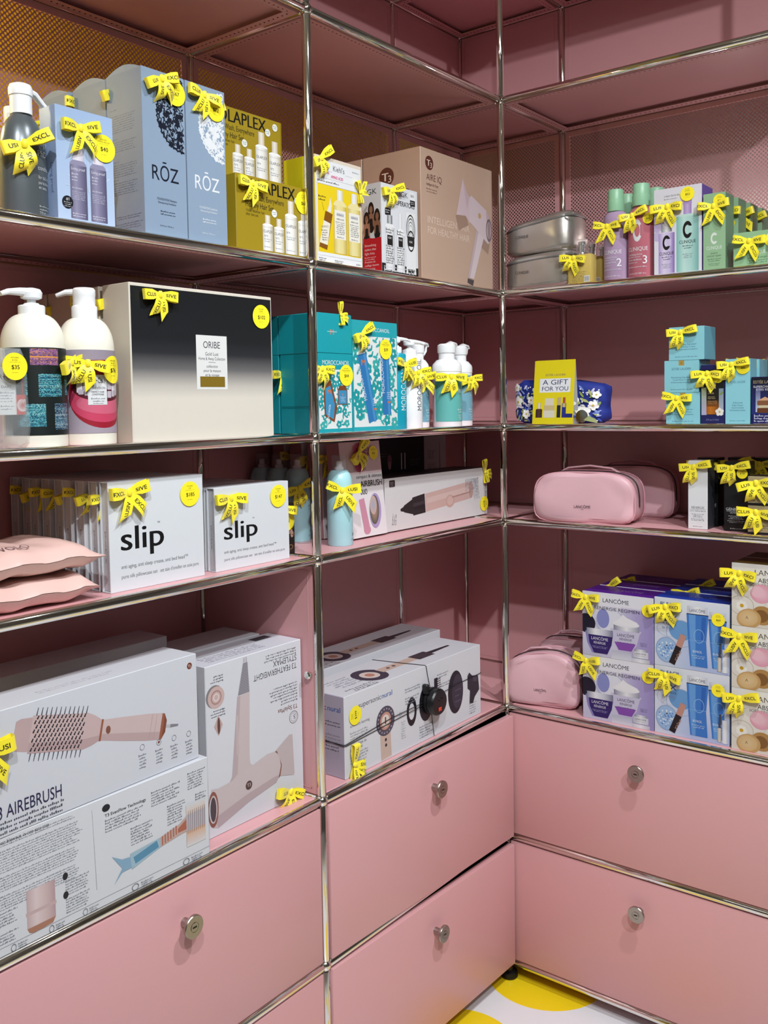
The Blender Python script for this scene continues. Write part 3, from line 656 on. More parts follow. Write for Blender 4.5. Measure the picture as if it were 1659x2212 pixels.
def aire(f, d, label):
    w, h = .322, .312
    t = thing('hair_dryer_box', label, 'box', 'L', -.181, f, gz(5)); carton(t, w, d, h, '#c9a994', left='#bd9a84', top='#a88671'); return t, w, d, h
t, w, d, h = aire(.016, .172, 'large tan hair dryer box picturing a pale pink dryer, priced set in corner')
t['label'] = 'large tan box picturing a pale pink hair dryer, beside the inner corner'
def t3logo(p, x, y, r, c='#5e2c20', k='#e6cfc0'):
    p.e(x, y, r, c, n=24); p.t('T', x - r * .18, y - r * .42 * p.W / p.H, r * .85 * p.W / p.H, k, w=r * .85, b=.02); p.t('3', x + r * .42, y - r * .62 * p.W / p.H, r * .72 * p.W / p.H, k, w=r * .45)
p = Pr(w, h, base='#c9a994'); t3logo(p, .115, .895, .052); p.t('AIRE IQ', .075, .765, .048, '#5e3a2e', w=.20, al='l'); p.t('Intelligent Air Dryer', .075, .725, .02, '#5e3a2e', w=.155, al='l', b=.02); p.fine(.075, .695, .22, 2, .02, '#6e4a3e')
p.t('INTELLIGENT AIR', .085, .445, .052, '#e8cfbd', w=.57, al='l'); p.t('FOR HEALTHY HAIR', .085, .365, .052, '#e8cfbd', w=.57, al='l')
p.g([(.46, .555), (.60, .60), (.64, .50), (.50, .44)], '#a98a78'); p.g([(.80, .36), (.93, .30), (.98, .50), (.90, .55)], '#a98a78'); p.g([(.755, .36), (.80, .35), (.705, .05), (.66, .07)], '#b3917e')
p.g([(.47, .56), (.565, .86), (.62, .76), (.665, .72), (.66, .52), (.60, .57)], '#d9c2c8'); p.g([(.565, .86), (.62, .76), (.66, .72), (.62, .62)], '#cdb4bc')
p.g([(.655, .72), (.685, .745), (.90, .66), (.975, .575), (.965, .43), (.93, .385), (.70, .51), (.655, .53)], '#dcc8ce'); p.g([(.90, .645), (.93, .64), (.99, .53), (.975, .42), (.935, .385)], '#c9afb6'); p.ring(.945, .50, .045, .25, '#7e6a70', ry=.095); p.e(.945, .50, .022, '#a08a90', ry=.07)
p.g([(.755, .475), (.865, .43), (.71, .075), (.625, .085)], '#dfcdd2'); p.g([(.755, .475), (.785, .463), (.655, .082), (.625, .085)], '#cbb3ba'); p.g([(.622, .075), (.712, .065), (.695, .02), (.615, .04)], '#4e4448'); p.e(.805, .60, .022, '#c9a56e')
p.put('printed_front', t, on_front(w)); p = Pr(d, h, base='#bd9a84'); t3logo(p, .42, .82, .13); p.t('AIRE IQ', .27, .655, .05, '#5e3a2e', w=.55, al='l'); p.fine(.27, .60, .75, 2, .025, '#6e4a3e'); p.put('printed_side', t, on_left(w, d))
aire(.192, .135, 'tan hair dryer box almost hidden behind the large tan one')

# ---------------------------------------------------------------- upper shelf, short side
mat('silver_vinyl', '#b9b3ac', .27, .75, noise=.10, nscale=14, bump=.35, bscale=22); mat('zip_silver', '#8f9496', .35, .8, bump=.4, bscale=400)
def soft_bag(t, w, d, h, m, tilt=0, seed=1, back=None, crown=.0, puff=.012, name='pouch_body', taper=.0):
    """rounded soft case: stacked super-ellipse rings, slightly slumped"""
    q = random.Random(seed); n = 40; k = 12; b = MB(); o = 0
    for j in range(k + 1):
        v = j / k; z = h * v; e = 4.2
        bul = 1 + puff * 2.5 * math.sin(math.pi * v) - taper * v; edge = 1 - .10 * max(0, (abs(v - .5) - .42) / .08) ** 2
        for i in range(n):
            a = 2 * math.pi * i / n; c, s_ = math.cos(a), math.sin(a); rr = (abs(c) ** e + abs(s_) ** e) ** (-1 / e)
            wob = 1 + .012 * math.sin(3 * a + seed + 4 * v) + .010 * math.sin(7 * a + 2 * seed)
            x = w / 2 * rr * c * bul * edge * wob; y = d / 2 + d / 2 * rr * s_ * bul * edge * wob
            zz = z + tilt * x * v + crown * v * (1 - (2 * x / w) ** 2)
            b.v.append((x, y, max(0, zz)))
    for j in range(k):
        for i in range(n): i2 = (i + 1) % n; b.f.append((j * n + i, j * n + i2, j * n + n + i2, j * n + n + i)); b.c.append((1, 1, 1, 1)); b.m.append(0)
    b.f.append(tuple(range(n - 1, -1, -1))); b.f.append(tuple(k * n + i for i in range(n))); b.c += [(1,) * 4] * 2; b.m += [0, 0]
    return b.build(name, m, t, 1.2)
for i, (z, til, lab) in enumerate(((gz(5) + .003, .06, 'lower silver zip pouch of the stacked pair'), (gz(5) + .0945, .15, 'upper silver zip pouch of the stacked pair'))):
    t = thing('silver_pouch', lab, 'pouch', 'R', .088, .02, z, 0, 'stacked silver pouches'); w, d, h = .192, .115, .088
    soft_bag(t, w, d, h, 'silver_vinyl', til, i + 3)
    e = 4.2; ring = []
    for k in range(49):
        a = 2 * math.pi * k / 48; c, s_ = math.cos(a), math.sin(a); rr = (abs(c) ** e + abs(s_) ** e) ** (-1 / e); x = w / 2 * rr * c * 1.03; ring.append((x, d / 2 + d / 2 * rr * s_ * 1.03, h * .84 + til * x * .84))
    MB().tube(ring, .0022, 8).build('zip', 'zip_silver', t, 1.2)
    MB().bevbox(w / 2 - .01, -.006, h * .84 + til * .08 - .004, w / 2 + .014, -.003, h * .84 + til * .08 + .002, .001).build('zip_pull', 'zip_silver', t)
    p = Pr(w, h); p.t('CLINIQUE', .30, .46, .075, '#2a2624', w=.20); p.put('lettering', t, on_front(w, 0, -.0046))

mat('amber_glass', '#d9bf6a', .15, noise=.02, trans=.25, ior=1.3); mat('chrome_cap', '#d4d4d6', .15, .9); mat('mint_cap', '#8fc09c', .35)
def gold_bottle(s, f, label, ribbon):
    t = thing('moisturiser_bottle', label, 'bottle', 'R', s, f, gz(5), 0, 'yellow moisturiser bottles')
    b = MB().bevbox(-.033, 0, 0, .033, .034, .076, .006, seg=2); b.build('bottle_body', 'amber_glass', t, SM)
    MB().lathe([(.011, .0755), (.0115, .079), (.0105, .081)], 20, cy=.017).build('collar', 'chrome_cap', t, SM)
    MB().lathe([(.0135, .080), (.0145, .081), (.0145, .112), (.0135, .114), (.009, .1145)], 24, cy=.017).build('cap', 'clear_plastic', t, SM)
    MB().lathe([(.007, .080), (.007, .1), (.009, .101), (.009, .108)], 16, cy=.017).build('pump_nozzle', 'chrome_cap', t, SM)
    p = Pr(.066, .076); p.t('C', .5, .60, .18, '#8a8a86', w=.1, b=.04); p.fine(.2, .40, .8, 7, .05, '#6a5a20', al='c'); p.r(.70, .08, .93, .28, '#f4f4ee')
    for k in range(6): p.r(.715 + .035 * k, .1, .73 + .035 * k, .26, INK); p.n -= 1
    p.put('lettering', t, on_front(.066))
    if ribbon: bow(t, -.012, -.002, .068, 1, -18)
    return t
gold_bottle(.212, .016, 'pale yellow square bottle with clear cap, front of three by the silver pouches', True); gold_bottle(.214, .072, 'pale yellow square bottle, second behind the front one with the ribbon', False); gold_bottle(.216, .128, 'pale yellow square bottle, third back in its row', False)

mat('lilac_lotion', '#b49ab8', .22, trans=.15, ior=1.3, noise=.03); mat('pink_lotion', '#bf6f7c', .22, trans=.15, ior=1.3, noise=.03)
def lotion(s, f, r, m, num, label, front=True, capz=.172):
    t = thing('lotion_bottle', label, 'bottle', 'R', s, f, gz(5), 0, 'lotion bottles with mint caps')
    MB().lathe([(r * .9, 0), (r, .004), (r, .150), (r * .96, .160), (r * .8, .168), (r * .62, .172), (r * .58, capz + .004)], 32, sy=.8).build('bottle_body', m, t, SM)
    MB().lathe([(r * .64, capz), (r * .66, capz + .002), (r * .66, capz + .026), (r * .62, capz + .027), (r * .62, capz + .050), (r * .58, capz + .053), (r * .3, capz + .054)], 24).build('flip_cap', 'mint_cap', t, SM)
    if front:
        p = Pr(r * 2.2, .165, .006); p.ring(.5, .70, .16, .42, '#e9eaec', ry=.16); p.r(.60, .62, .72, .78, '#b39ab6' if num == '2' else '#bd6c7a')
        p.t('CLINIQUE', .5, .41, .055, '#f1f1f3', w=.72); p.t('clarifying lotion', .42, .345, .026, '#eceaf0', w=.5); p.t('lotion clarifiante', .40, .27, .026, '#eceaf0', w=.5); p.fine(.15, .315, .62, 1, .03, '#e0dce4'); p.fine(.15, .235, .5, 1, .03, '#e0dce4'); p.t(num, .76, .22, .115, '#f6f6f8', b=.01); p.fine(.15, .17, .85, 1, .03, '#e6e2ea', al='c'); p.t('16.5 FL.OZ./487 ml e', .5, .07, .022, '#f0eef2', w=.6)
        p.put('lettering', t, on_round(r, r * 2.2, 0, .8))
    return t
t = lotion(.297, .045, .0305, 'lilac_lotion', '2', 'lilac lotion bottle marked 2 with mint cap'); bow(t, -.010, -.026, .135, 0, -14)
t = lotion(.362, .045, .0325, 'pink_lotion', '3', 'rose pink lotion bottle marked 3 with mint cap', capz=.176); bow(t, -.010, -.028, .152, 3, -8); sticker(t, .026, .142, .013, 'CLINIQUE', '$26', y=-.022)
lotion(.297, .115, .0305, 'lilac_lotion', '2', 'lilac lotion bottle behind the one marked 2, only mint cap showing', False); lotion(.368, .122, .0325, 'pink_lotion', '3', 'rose pink lotion bottle behind the one marked 3, only mint cap showing', False, .178)

t = thing('cleansing_set', 'white box with purple side picturing a lilac and an aqua bottle', 'box', 'R', .4615, .016, gz(5)); w, d, h = .113, .075, .203
carton(t, w, d, h, '#eceaf2', right='#6a4fb0', top='#7658b8')
p = Pr(w, h, base='#eceaf2'); p.t('a cleaner slate for skin', .22, .90, .025, TXT, al='l', w=.32); p.fine(.22, .87, .5, 1, .02, TXT); p.e(.06, .60, .16, '#c9b6dc'); p.e(.08, .46, .10, '#cfc0e2')
p.flask(.10, .03, .44, .60, ['#b49ad6', '#e9def6', '#d8c8ee', '#8a6ab8'], ['#8a8a90', '#f4f4f6', '#55555c'], .66, .17, .02); p.flask(.48, .03, .94, .84, ['#7fc4bc', '#c9ece4', '#b4e0d8', '#7ab8b0'], ['#a58ac6', '#cdb6e6', '#a384c6'], .36, .2, .03); p.r(.46, .79, .80, .835, '#b79ad8')
for cx, cy, k in ((.27, .32, 1), (.71, .44, 1.15)):
    p.ring(cx, cy + .06, .085 * k, .45, INK, ry=.085 * k); p.r(cx + .03, cy + .02, cx + .1, cy + .10, '#dccdf0' if cx < .5 else '#bde4dc'); p.t('CLINIQUE', cx, cy - .08 * k, .035, INK, w=.30 * k); p.fine(cx - .1, cy - .11 * k, cx + .1, 2, .025, TXT, al='c'); p.fine(cx - .1, cy - .19 * k, cx + .1, 3, .02, GR, al='c')
p.put('printed_front', t, on_front(w)); bow(t, -.022, -.002, .160, 1, -10, 0, 1.1); sticker(t, .024, .183, .0165, 'CLINIQUE', '$52')

def green_box(s, f, label, ribbon, w=.050, d=.06, h=.176):
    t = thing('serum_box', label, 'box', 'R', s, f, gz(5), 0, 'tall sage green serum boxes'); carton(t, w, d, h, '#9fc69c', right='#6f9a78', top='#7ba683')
    MB().prism([(-w / 2, h - .001)] + [(-w / 2 + w * i / 8, h - .001 + .008 * math.sin(math.pi * i / 8)) for i in range(1, 8)] + [(w / 2, h - .001)], d - .002, d - .001, lin('#86b08e')).build('tuck_flap', 'card', t, 0, True)
    p = Pr(w, h, base='#9fc69c'); p.ring(.5, .42, .16, .45, '#e8efe8', ry=.075); p.r(.56, .38, .70, .46, '#9fc69c'); p.t('CLINIQUE', .5, .28, .042, '#eef4ee', w=.7); p.t('smart', .5, .22, .024, '#2f5a40', w=.32); p.t('clinical repair', .5, .185, .024, '#2f5a40', w=.66); p.fine(.2, .15, .8, 2, .024, '#3f6a50', al='c'); p.fine(.25, .09, .75, 2, .02, '#3f6a50', al='c'); p.put('printed_front', t, on_front(w))
    if ribbon: bow(t, 0, -.002, h - .03, ribbon - 1, -8)
    return t
t = green_box(.5465, .016, 'front tall sage green serum box with a ribbon and price sticker', 1); sticker(t, .012, .158, .014, 'CLINIQUE', '$75')
for i in range(3): green_box(.549 + .003 * i, .098 + .082 * i, 'tall sage green serum box, %s behind the front one' % ordinal(i), i + 2)
t = thing('cream_box', 'low sage green cream box with ribbon, priced 58', 'box', 'R', .655, .016, gz(5)); w, d, h = .132, .06, .079
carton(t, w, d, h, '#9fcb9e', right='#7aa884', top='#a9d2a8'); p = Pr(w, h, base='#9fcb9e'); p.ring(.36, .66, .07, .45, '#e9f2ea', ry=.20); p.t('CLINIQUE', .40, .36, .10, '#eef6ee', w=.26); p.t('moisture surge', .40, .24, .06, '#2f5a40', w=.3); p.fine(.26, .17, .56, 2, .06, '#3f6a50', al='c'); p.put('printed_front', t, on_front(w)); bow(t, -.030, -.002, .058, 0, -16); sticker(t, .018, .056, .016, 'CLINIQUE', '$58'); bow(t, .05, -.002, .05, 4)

# ================================================================ middle shelf, long side
t = thing('hair_oil_pouch', 'small clear plastic pouch with a paper card, priced 35', 'pouch', 'L', -1.402, .012, gz(4))
b = MB(); nx, nz = 12, 16
for sgn in (-1, 1):
    q = random.Random(2); o = len(b.v)
    for j in range(nz + 1):
        for i in range(nx + 1):
            u, v = i / nx * 2 - 1, j / nz; th = .013 * (1 - u ** 4) * (1 - (2 * v - 1) ** 6) * (1.5 - v); b.v.append((.031 * u * (1 + .05 * math.sin(9 * v)), .014 + sgn * th + .003 * (q.random() - .5) * (1 - v) * 2, .152 * v))
    b.f += [(o + j * (nx + 1) + i, o + j * (nx + 1) + i + 1, o + (j + 1) * (nx + 1) + i + 1, o + (j + 1) * (nx + 1) + i) for j in range(nz) for i in range(nx)]
b.c = [(1,) * 4] * len(b.f); b.m = [0] * len(b.f)
mat('crinkled_film', '#dfe3e4', .08, trans=.6, ior=1.2, alpha=.45, bump=.6, bscale=60); b.build('plastic_pouch', 'crinkled_film', t, 1.2)
MB().bevbox(-.026, .010, .052, .030, .018, .124, .001, lin('#f3f4f4')).build('paper_card', 'card', t, 0, True)
p = Pr(.056, .072, base='#f3f4f4'); p.t('R+Co', .33, .74, .10, INK, w=.42); p.t('DART', .33, .56, .05, TXT, w=.3); p.fine(.14, .45, .54, 4, .06, GR); p.fine(.14, .17, .54, 2, .06, GR); p.r(.60, .0, .98, 1, '#262628'); p.r(.60, .0, .98, .42, '#c93a34')
for k in range(4): p.ring(.79, .2, .17 - .04 * k, .18, '#f0e6e4')
p.line(.79, .3, .79, .9, .03, '#c93a34'); p.e(.79, .88, .07, '#c93a34', ry=.09); p.put('printed_front', t, lambda a, b_, e: (a - .026, .0098 - e, .052 + b_)); sticker(t, -.001, .124, .0205, 'R+CO', '$35', y=-.002)

def big_pump_bottle(name, s, f, r, label, h=.158):
    t = thing(name, label, 'bottle', 'L', s, f, gz(4))
    MB().lathe([(r * .93, 0), (r * .985, .002), (r, .005)] + [(r * .34 + r * .66 * math.cos(math.pi / 2 * i / 12), h + .050 * math.sin(math.pi / 2 * i / 12)) for i in range(13)] + [(r * .34, h + .051)], 56).build('bottle_body', 'cream_plastic', t, SM)
    return t, h + .051
t, hz = big_pump_bottle('shampoo_bottle', -1.343, .055, .0485, 'large cream pump bottle with dark label of blue television screens')
r = .0488; Wp = r * 3.3; p = Pr(Wp, .134, .005); p.r(0, 0, 1, 1, '#16201f')
BL = ['#1d4f63', '#2a7f95', '#58b0b8', '#163a52', '#3b8ea0', '#8fc9c4']; VI = ['#6b4a78', '#c07aa0', '#e09a6a', '#5a3a66', '#7f5aa0']
for i, (x0, y0, x1, y1, pal) in enumerate(((.04, .84, .22, .97, ['#2a3050', '#4a5a8a', '#7f8fb0', '#20283f']), (.30, .80, .58, .985, VI), (.06, .46, .27, .76, BL), (.37, .44, .62, .70, BL), (.19, .10, .43, .36, BL), (.52, .06, .74, .36, ['#2a4f68', '#5a8aa0', '#20344c', '#9fb4bc']), (.68, .46, .90, .72, BL), (.80, .80, .98, .97, VI))):
    p.n = 2; p.cells(x0, y0, x1, y1, 26, 40, pal, i)
p.r(.30, .885, .58, .90, '#e9a04a'); p.r(.0, .86, .04, .99, '#efefec'); p.put('label_wrap', t, on_round(r, Wp, .020)); bow(t, .040, -.036, .134, 1, 6, 30)
pump(t, hz - .002, .0200, 'white_plastic', ang=180, reach=.052, stem=.010, hh=.016)
t, hz = big_pump_bottle('conditioner_bottle', -1.2475, .054, .0455, 'large cream pump bottle with open-mouth lips label, priced 76')
r = .0458; Wp = r * 2.9; p = Pr(Wp, .134, .0045); p.r(0, 0, 1, 1, '#b4a7b4', '#a499a8'); p.e(.5, .46, .44, '#a81f34', ry=.40, n=40); p.e(.5, .40, .42, '#d8486a', ry=.27, n=40); p.e(.52, .36, .36, '#e06a86', ry=.13, n=30); p.e(.5, .54, .38, '#5e1a2a', ry=.16, n=40)
n0 = p.n
for k in range(9): p.n = n0; p.rr(.17 + .076 * k, .535 - .012 * abs(k - 4), .24 + .076 * k, .69 - .012 * abs(k - 4), .012, '#e4dbe6' if k % 2 else '#f1ecf2'); p.rr(.19 + .072 * k, .41 + .014 * abs(k - 4), .255 + .072 * k, .50 + .006 * abs(k - 4), .01, '#d5cad6')
p.e(.5, .82, .34, '#a3182c', ry=.06, n=30); p.r(.30, .34, .54, .70, '#eef0f2'); p.t('R+Co', .42, .60, .065, INK, w=.13); p.t('TELEVISION', .42, .53, .025, TXT, w=.19); p.t('PERFECT HAIR', .42, .485, .02, TXT, w=.16); p.t('CONDITIONER', .42, .455, .02, TXT, w=.15); p.fine(.335, .41, .51, 2, .03, GR, al='c'); p.fine(.36, .355, .48, 1, .02, GR, al='c'); p.put('label_wrap', t, on_round(r, Wp, .020))
MB().lathe([(.0200, hz - .002), (.0206, hz), (.0206, hz + .016), (.0196, hz + .018), (.0180, hz + .019), (.0180, hz + .034), (.0185, hz + .035), (.0185, hz + .044), (.016, hz + .0475), (.008, hz + .0485)], 28).build('pump_collar', 'white_plastic', t, SM)
MB().tube([(-.006, .004, hz + .041), (-.02, .02, hz + .041), (-.03, .032, hz + .036)], .006, 10, rr=[.009, .007, .005], sq=.7).build('pump_head', 'white_plastic', t, SM)
bow(t, -.026, -.041, .132, 4, -4, -30); sticker(t, .020, .110, .0225, 'R+CO', '$76', fmap=lambda a, b_, e: on_round(.0502, .045, .100, 1, 0, .38)(a, b_, e))

def oribe(f, label, front):
    w, d, h = .336, .073, .269
    t = thing('gift_box', label, 'box', 'L', -1.0215, f, gz(4), 0, 'cream hair gift boxes'); carton(t, w, d, h, '#e9e1d3', left='#ddd2c0', top='#d9cdba')
    if front:
        p = Pr(w, h); p.stack(.008, .992, [(.01, '#ece4d6'), (.28, '#ebe3d6'), (.36, '#cfc8bf'), (.47, '#716f70'), (.57, '#2e2f34'), (.66, '#1d1f23'), (.98, '#17191d')])
        p.r(.425, .34, .645, .70, '#f0f0ee'); p.t('ORIBE', .535, .615, .045, TXT, w=.12); p.t('Gold Lust', .535, .565, .023, TXT, w=.095); p.t('Home & Away Collection', .535, .535, .021, TXT, w=.19); p.line(.51, .52, .56, .52, .002, TXT)
        for i, s_ in enumerate(('collection', 'pour la maison', 'et le voyage')): p.t(s_, .535, .485 - .029 * i, .018, TXT, wmax=.15)
        p.r(.448, .355, .625, .425, '#8a7020'); p.put('printed_front', t, on_front(w))
    return t
t = oribe(.012, 'large cream box fading to black, with gold plate, priced 102', True); bow(t, -.108, -.002, .252, 4, 4); sticker(t, .138, .230, .0225, 'ORIBE', '$102')
for i in range(3): bow(oribe(.095 + .0785 * i, 'cream hair gift box, %s behind the one fading to black' % ordinal(i), False), -.142, -.002, .246, (i + 1) % 5, 0)

# turquoise boxes and bottles beside the post
TQ = '#17a7b4'
def floral(p, x0, y0, x1, y1, seed, n=60):
    q = random.Random(seed); p.r(x0, y0, x1, y1, '#f1f5f4'); k = 0; pts = []
    while k < n:
        x, y = x0 + .04 + (x1 - x0 - .08) * q.random(), y0 + .03 + (y1 - y0 - .06) * q.random()
        if any(abs(a - x) + abs(b_ - y) * p.H / p.W < .09 for a, b_ in pts): k += .25; continue
        pts.append((x, y)); k += 1
        c = '#1fa3a8' if q.random() < .6 else '#3db6b4'; p.n = 6 + (len(pts) % 23) * .17
        if q.random() < .45: p.flower(x, y, .075, c, '#f1f5f4', 5, q.random() * 72)
        else:
            an = q.random() * 180; p.leaf(x, y, .055, an, c); p.leaf(x + .04, y + .02, .045, an + 60, c)
    p.n = 14
    return p
def teal_box(s, f, w, d, h, z, label, grp='turquoise hair oil boxes', name='hair_oil_box'):
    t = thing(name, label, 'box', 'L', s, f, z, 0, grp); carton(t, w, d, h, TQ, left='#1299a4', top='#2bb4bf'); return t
def oil_front(t, w, h):
    p = Pr(w, h, base=TQ); floral(p, .0, .06, .97, .80, 3, 70); p.t('MOROCCANOIL', .52, .86, .055, '#f3f7f7', w=.80)
    p.g([(.16, .22), (.44, .14), (.53, .32), (.36, .66), (.24, .68), (.13, .62)], '#8a4a26'); p.g([(.2, .24), (.42, .175), (.46, .36), (.33, .60), (.18, .56)], '#3f97c8'); p.t('MOROCCANOIL', .30, .23, .035, '#f0f6f8', w=.42, rot=78); p.t('M', .30, .50, .05, '#e07a3a', w=.10, b=.03); p.g([(.20, .66), (.30, .67), (.30, .72), (.2, .72)], '#2f86b8')
    p.g([(.55, .36), (.84, .36), (.84, .54), (.78, .60), (.61, .60), (.55, .54)], '#7d4626'); p.r(.575, .37, .815, .54, '#3f97c8'); p.t('M', .70, .47, .03, '#e07a3a'); p.fine(.63, .45, .79, 4, .02, '#e6f0f4'); p.put('printed_front', t, on_front(w))
w, d, h = .109, .108, .167
t = teal_box(-.666, .012, w, d, h, gz(4), 'turquoise flower-print box of hair oil behind the chrome post, priced 44'); oil_front(t, w, h); sticker(t, .033, .122, .0225, 'MOROCCANOIL', '$44'); bow(t, -.050, -.002, .135, 1, -10)
for z_, k in ((.054, 0), (.057, 0)): MB().box(-w / 2 - .0006, .004, z_, -w / 2, d - .004, z_ + .0012, lin('#0d7e88')).build('side_crease', 'card', t, 0, True)
t2 = teal_box(-.666, .012, w + .002, d + .002, .083, gz(4) + h + .0002, 'plain turquoise box with small initial, stacked beside the chrome post', name='hair_gift_box')
p = Pr(w, .083); p.t('M', .42, .47, .13, '#d98a6a', w=.10, b=.02); p.line(.28, .545, .56, .545, .012, '#b9dfe0'); p.put('printed_front', t2, on_front(w)); bow(t2, .020, .002, .0815, 3, 70, 0, .7)
t = teal_box(-.664, .126, w, d, h, gz(4), 'turquoise box behind the flower-print hair oil box'); bow(t, -.05, -.002, .128, 0, 0)
teal_box(-.664, .126, w, d, .083, gz(4) + h + .0002, 'upper turquoise box behind the plain one with the initial', name='hair_gift_box')
w, d, h = .161, .062, .242
t = teal_box(-.529, .012, w, d, h, gz(4), 'tall turquoise flower-print box picturing two blue spray bottles, priced 39'); p = Pr(w, h, base='#28b0bd'); floral(p, .02, .045, .98, .86, 8, 110); p.t('MOROCCANOIL', .54, .905, .034, '#f3f7f7', w=.56)
for (x0, y0, x1, y1) in ((.42, .09, .20, .70), (.74, .15, .70, .76)):
    p.line(x0, y0, x1, y1, .185, '#2f7fc0'); p.line(x0 + .05, y0, x1 + .05, y1, .05, '#4a98d2'); p.line(x1, y1, x1 - (.02 if x1 < .5 else .005), y1 + .075, .13, '#e9edf0', .09); p.t('MOROCCANOIL', x0 - .03 + (x1 - x0) * .42, y0 + .20, .042, '#f2f6f8', w=.50, rot=95 if x1 > .5 else 108, al='l'); p.line(x0 + .01, y0 + .115, x0 + .08, y0 + .115, .02, '#e8743a'); p.t('M', x1 + .03, y1 - .10, .05, '#e07a3a', w=.09, b=.02); p.fine(x0 + .0, y0 + .2, x0 + .09, 4, .018, '#e0ecf4')
p.put('printed_front', t, on_front(w)); bow(t, -.052, -.002, .212, 3, 6); sticker(t, .035, .182, .0225, 'MOROCCANOIL', '$39')
mat('teal_plastic', '#1596ad', .3)
def tall_pump(s, f, r, m, ink, label, h=.172):
    t = thing('hair_care_bottle', label, 'bottle', 'L', s, f, gz(4)); MB().lathe([(r * .95, 0), (r, .003), (r, h), (r * .93, h + .004), (r * .55, h + .007)], 32).build('bottle_body', m, t, SM)
    p = Pr(r * 2, h, .005); p.t('MOROCCANOIL', .42, .26, .09 , ink, w=2.2 * .11 / (r * 2) * .5, rot=90, al='l'); p.fine(.66, .5, .98, 9, .035, ink); p.fine(.66, .14, .9, 2, .03, '#d08a4a'); p.put('lettering', t, on_round(r, r * 2, 0, 1, 0, .35)); pump(t, h + .006, r * .58, 'white_plastic', ang=-20, reach=.042, stem=.010); return t
t = tall_pump(-.402, .052, .0245, 'teal_plastic', '#e6f4f6', 'teal pump bottle lettered in white, beside the tall flower-print box'); bow(t, 0, -.024, .150, 2, -10)
t = tall_pump(-.3395, .058, .0300, 'white_plastic', '#6f7378', 'white pump bottle with grey lettering beside the teal one', .168); bow(t, -.010, -.030, .134, 1, 4, -25)
def virtue(s, f, r, lab, label):
    t = thing('shampoo_bottle', label, 'bottle', 'L', s, f, gz(4), 0, 'aqua label shampoo bottles'); MB().lathe([(r * .95, 0), (r, .003), (r, .138), (r * 1.03, .139), (r * 1.03, .152), (r * .98, .158), (r * .72, .168), (r * .56, .170), (r * .56, .188)], 36).build('bottle_body', 'white_plastic', t, SM)
    Wp = r * 4.2; p = Pr(Wp, .118, .006); p.r(0, 0, 1, 1, lab); p.t('VIRTUE', .52, .60, .085, '#eff6f6', w=.26); p.fine(.44, .55, .60, 1, .03, '#e6f2f2', al='c'); p.t('&', .52, .34, .05, '#f2f8f8'); p.fine(.40, .24, .64, 2, .05, '#e6f2f2', al='c'); p.fine(.42, .12, .62, 3, .04, '#e6f2f2', al='c'); p.put('label_wrap', t, on_round(r + .0003, Wp, .014, 1, 0, .2))
    b = MB(); b.lathe([(r * .62, .186), (r * .64, .188), (r * .64, .205), (r * .5, .209)], 24); b.tube([(0, 0, .203), (.018, 0, .211), (.040, 0, .210), (.044, 0, .204)], .006, 10, rr=[.012, .010, .006, .005], sq=.6); b.tube([(.038, 0, .209), (.036, 0, .192), (.026, 0, .182), (.016, 0, .186)], .003, 8); b.build('pump_head', 'white_plastic', t, SM); return t
t = virtue(-.240, .105, .0275, '#7fb6cc', 'white bottle with pale blue label between two white pump bottles'); bow(t, -.016, -.025, .122, 0, 0, -35)
t = virtue(-.182, .056, .0365, '#6cc3bd', 'wide white bottle with aqua label, frontmost by the inner corner'); bow(t, -.027, -.029, .126, 4, 3, -45, 1.15)
t = virtue(-.075, .088, .033, '#84bcd0', 'white bottle with pale blue label, nearest the inner corner'); bow(t, -.004, -.035, .124, 1, 0, -20)

# ---------------------------------------------------------------- middle shelf, short side
mat('navy_cotton', attr=True, rough=.7, noise=.05, bump=.15, bscale=300)
t = thing('floral_pouch', 'folded navy blue fabric pouch printed with white flowers', 'pouch', 'R', .128, .045, gz(4) + .003); b = MB(); NAVY = lin('#1d2f86'); n = 44; k = 10; w, d = .262, .085
for j in range(k + 1):
    v = j / k
    for i in range(n):
        a = 2 * math.pi * i / n; c, s_ = math.cos(a), math.sin(a); e = 3.4; rr = (abs(c) ** e + abs(s_) ** e) ** (-1 / e); g = 1 - .16 * max(0, (abs(v - .5) - .36) / .14) ** 2 + .02 * math.sin(5 * a + 6 * v) - (.055 if abs(v - .36) < .06 and s_ < .2 else 0)
        x = w / 2 * rr * c * g; b.v.append((x, d / 2 + d / 2 * rr * s_ * g, .112 * v * (1 - .18 * max(0, x / w) + .03 * math.sin(x * 50))))
for j in range(k):
    for i in range(n): i2 = (i + 1) % n; b.f.append((j * n + i, j * n + i2, j * n + n + i2, j * n + n + i))
b.f += [tuple(range(n - 1, -1, -1)), tuple(k * n + i for i in range(n))]; b.c = [NAVY] * len(b.f); b.m = [0] * len(b.f); body = b.build('pouch_body', 'navy_cotton', t, 1.2, True)
p = Pr(w, .11, .006); q = random.Random(5)
for i in range(230):
    x, y = q.random() * .92 + .04, q.random() * .82 + .05; an = q.random() * 180; c_ = q.choice(['#8a9a4a', '#6f86c6', '#c9c4dc', '#a9b06a', '#3a55b8', '#7f8fd0'])
    p.n = 2 + (i % 29) * .17
    if i % 5: p.leaf(x, y, .022 + .014 * q.random(), an, c_)
    else: p.e(x, y, .008, '#e8e6ee', n=8)
for x, y, r_ in ((.07, .50, .060), (.30, .78, .045), (.70, .58, .060), (.80, .28, .075), (.52, .86, .04), (.18, .22, .045), (.93, .72, .04), (.60, .2, .035), (.40, .4, .05), (.90, .45, .05), (.24, .55, .04), (.06, .85, .04), (.66, .85, .04)): p.flower(x, y, r_, '#f4f2ee', '#c9b24a', 5, x * 300)
ax = lambda a, b_, e: (a - w / 2, 0, b_)
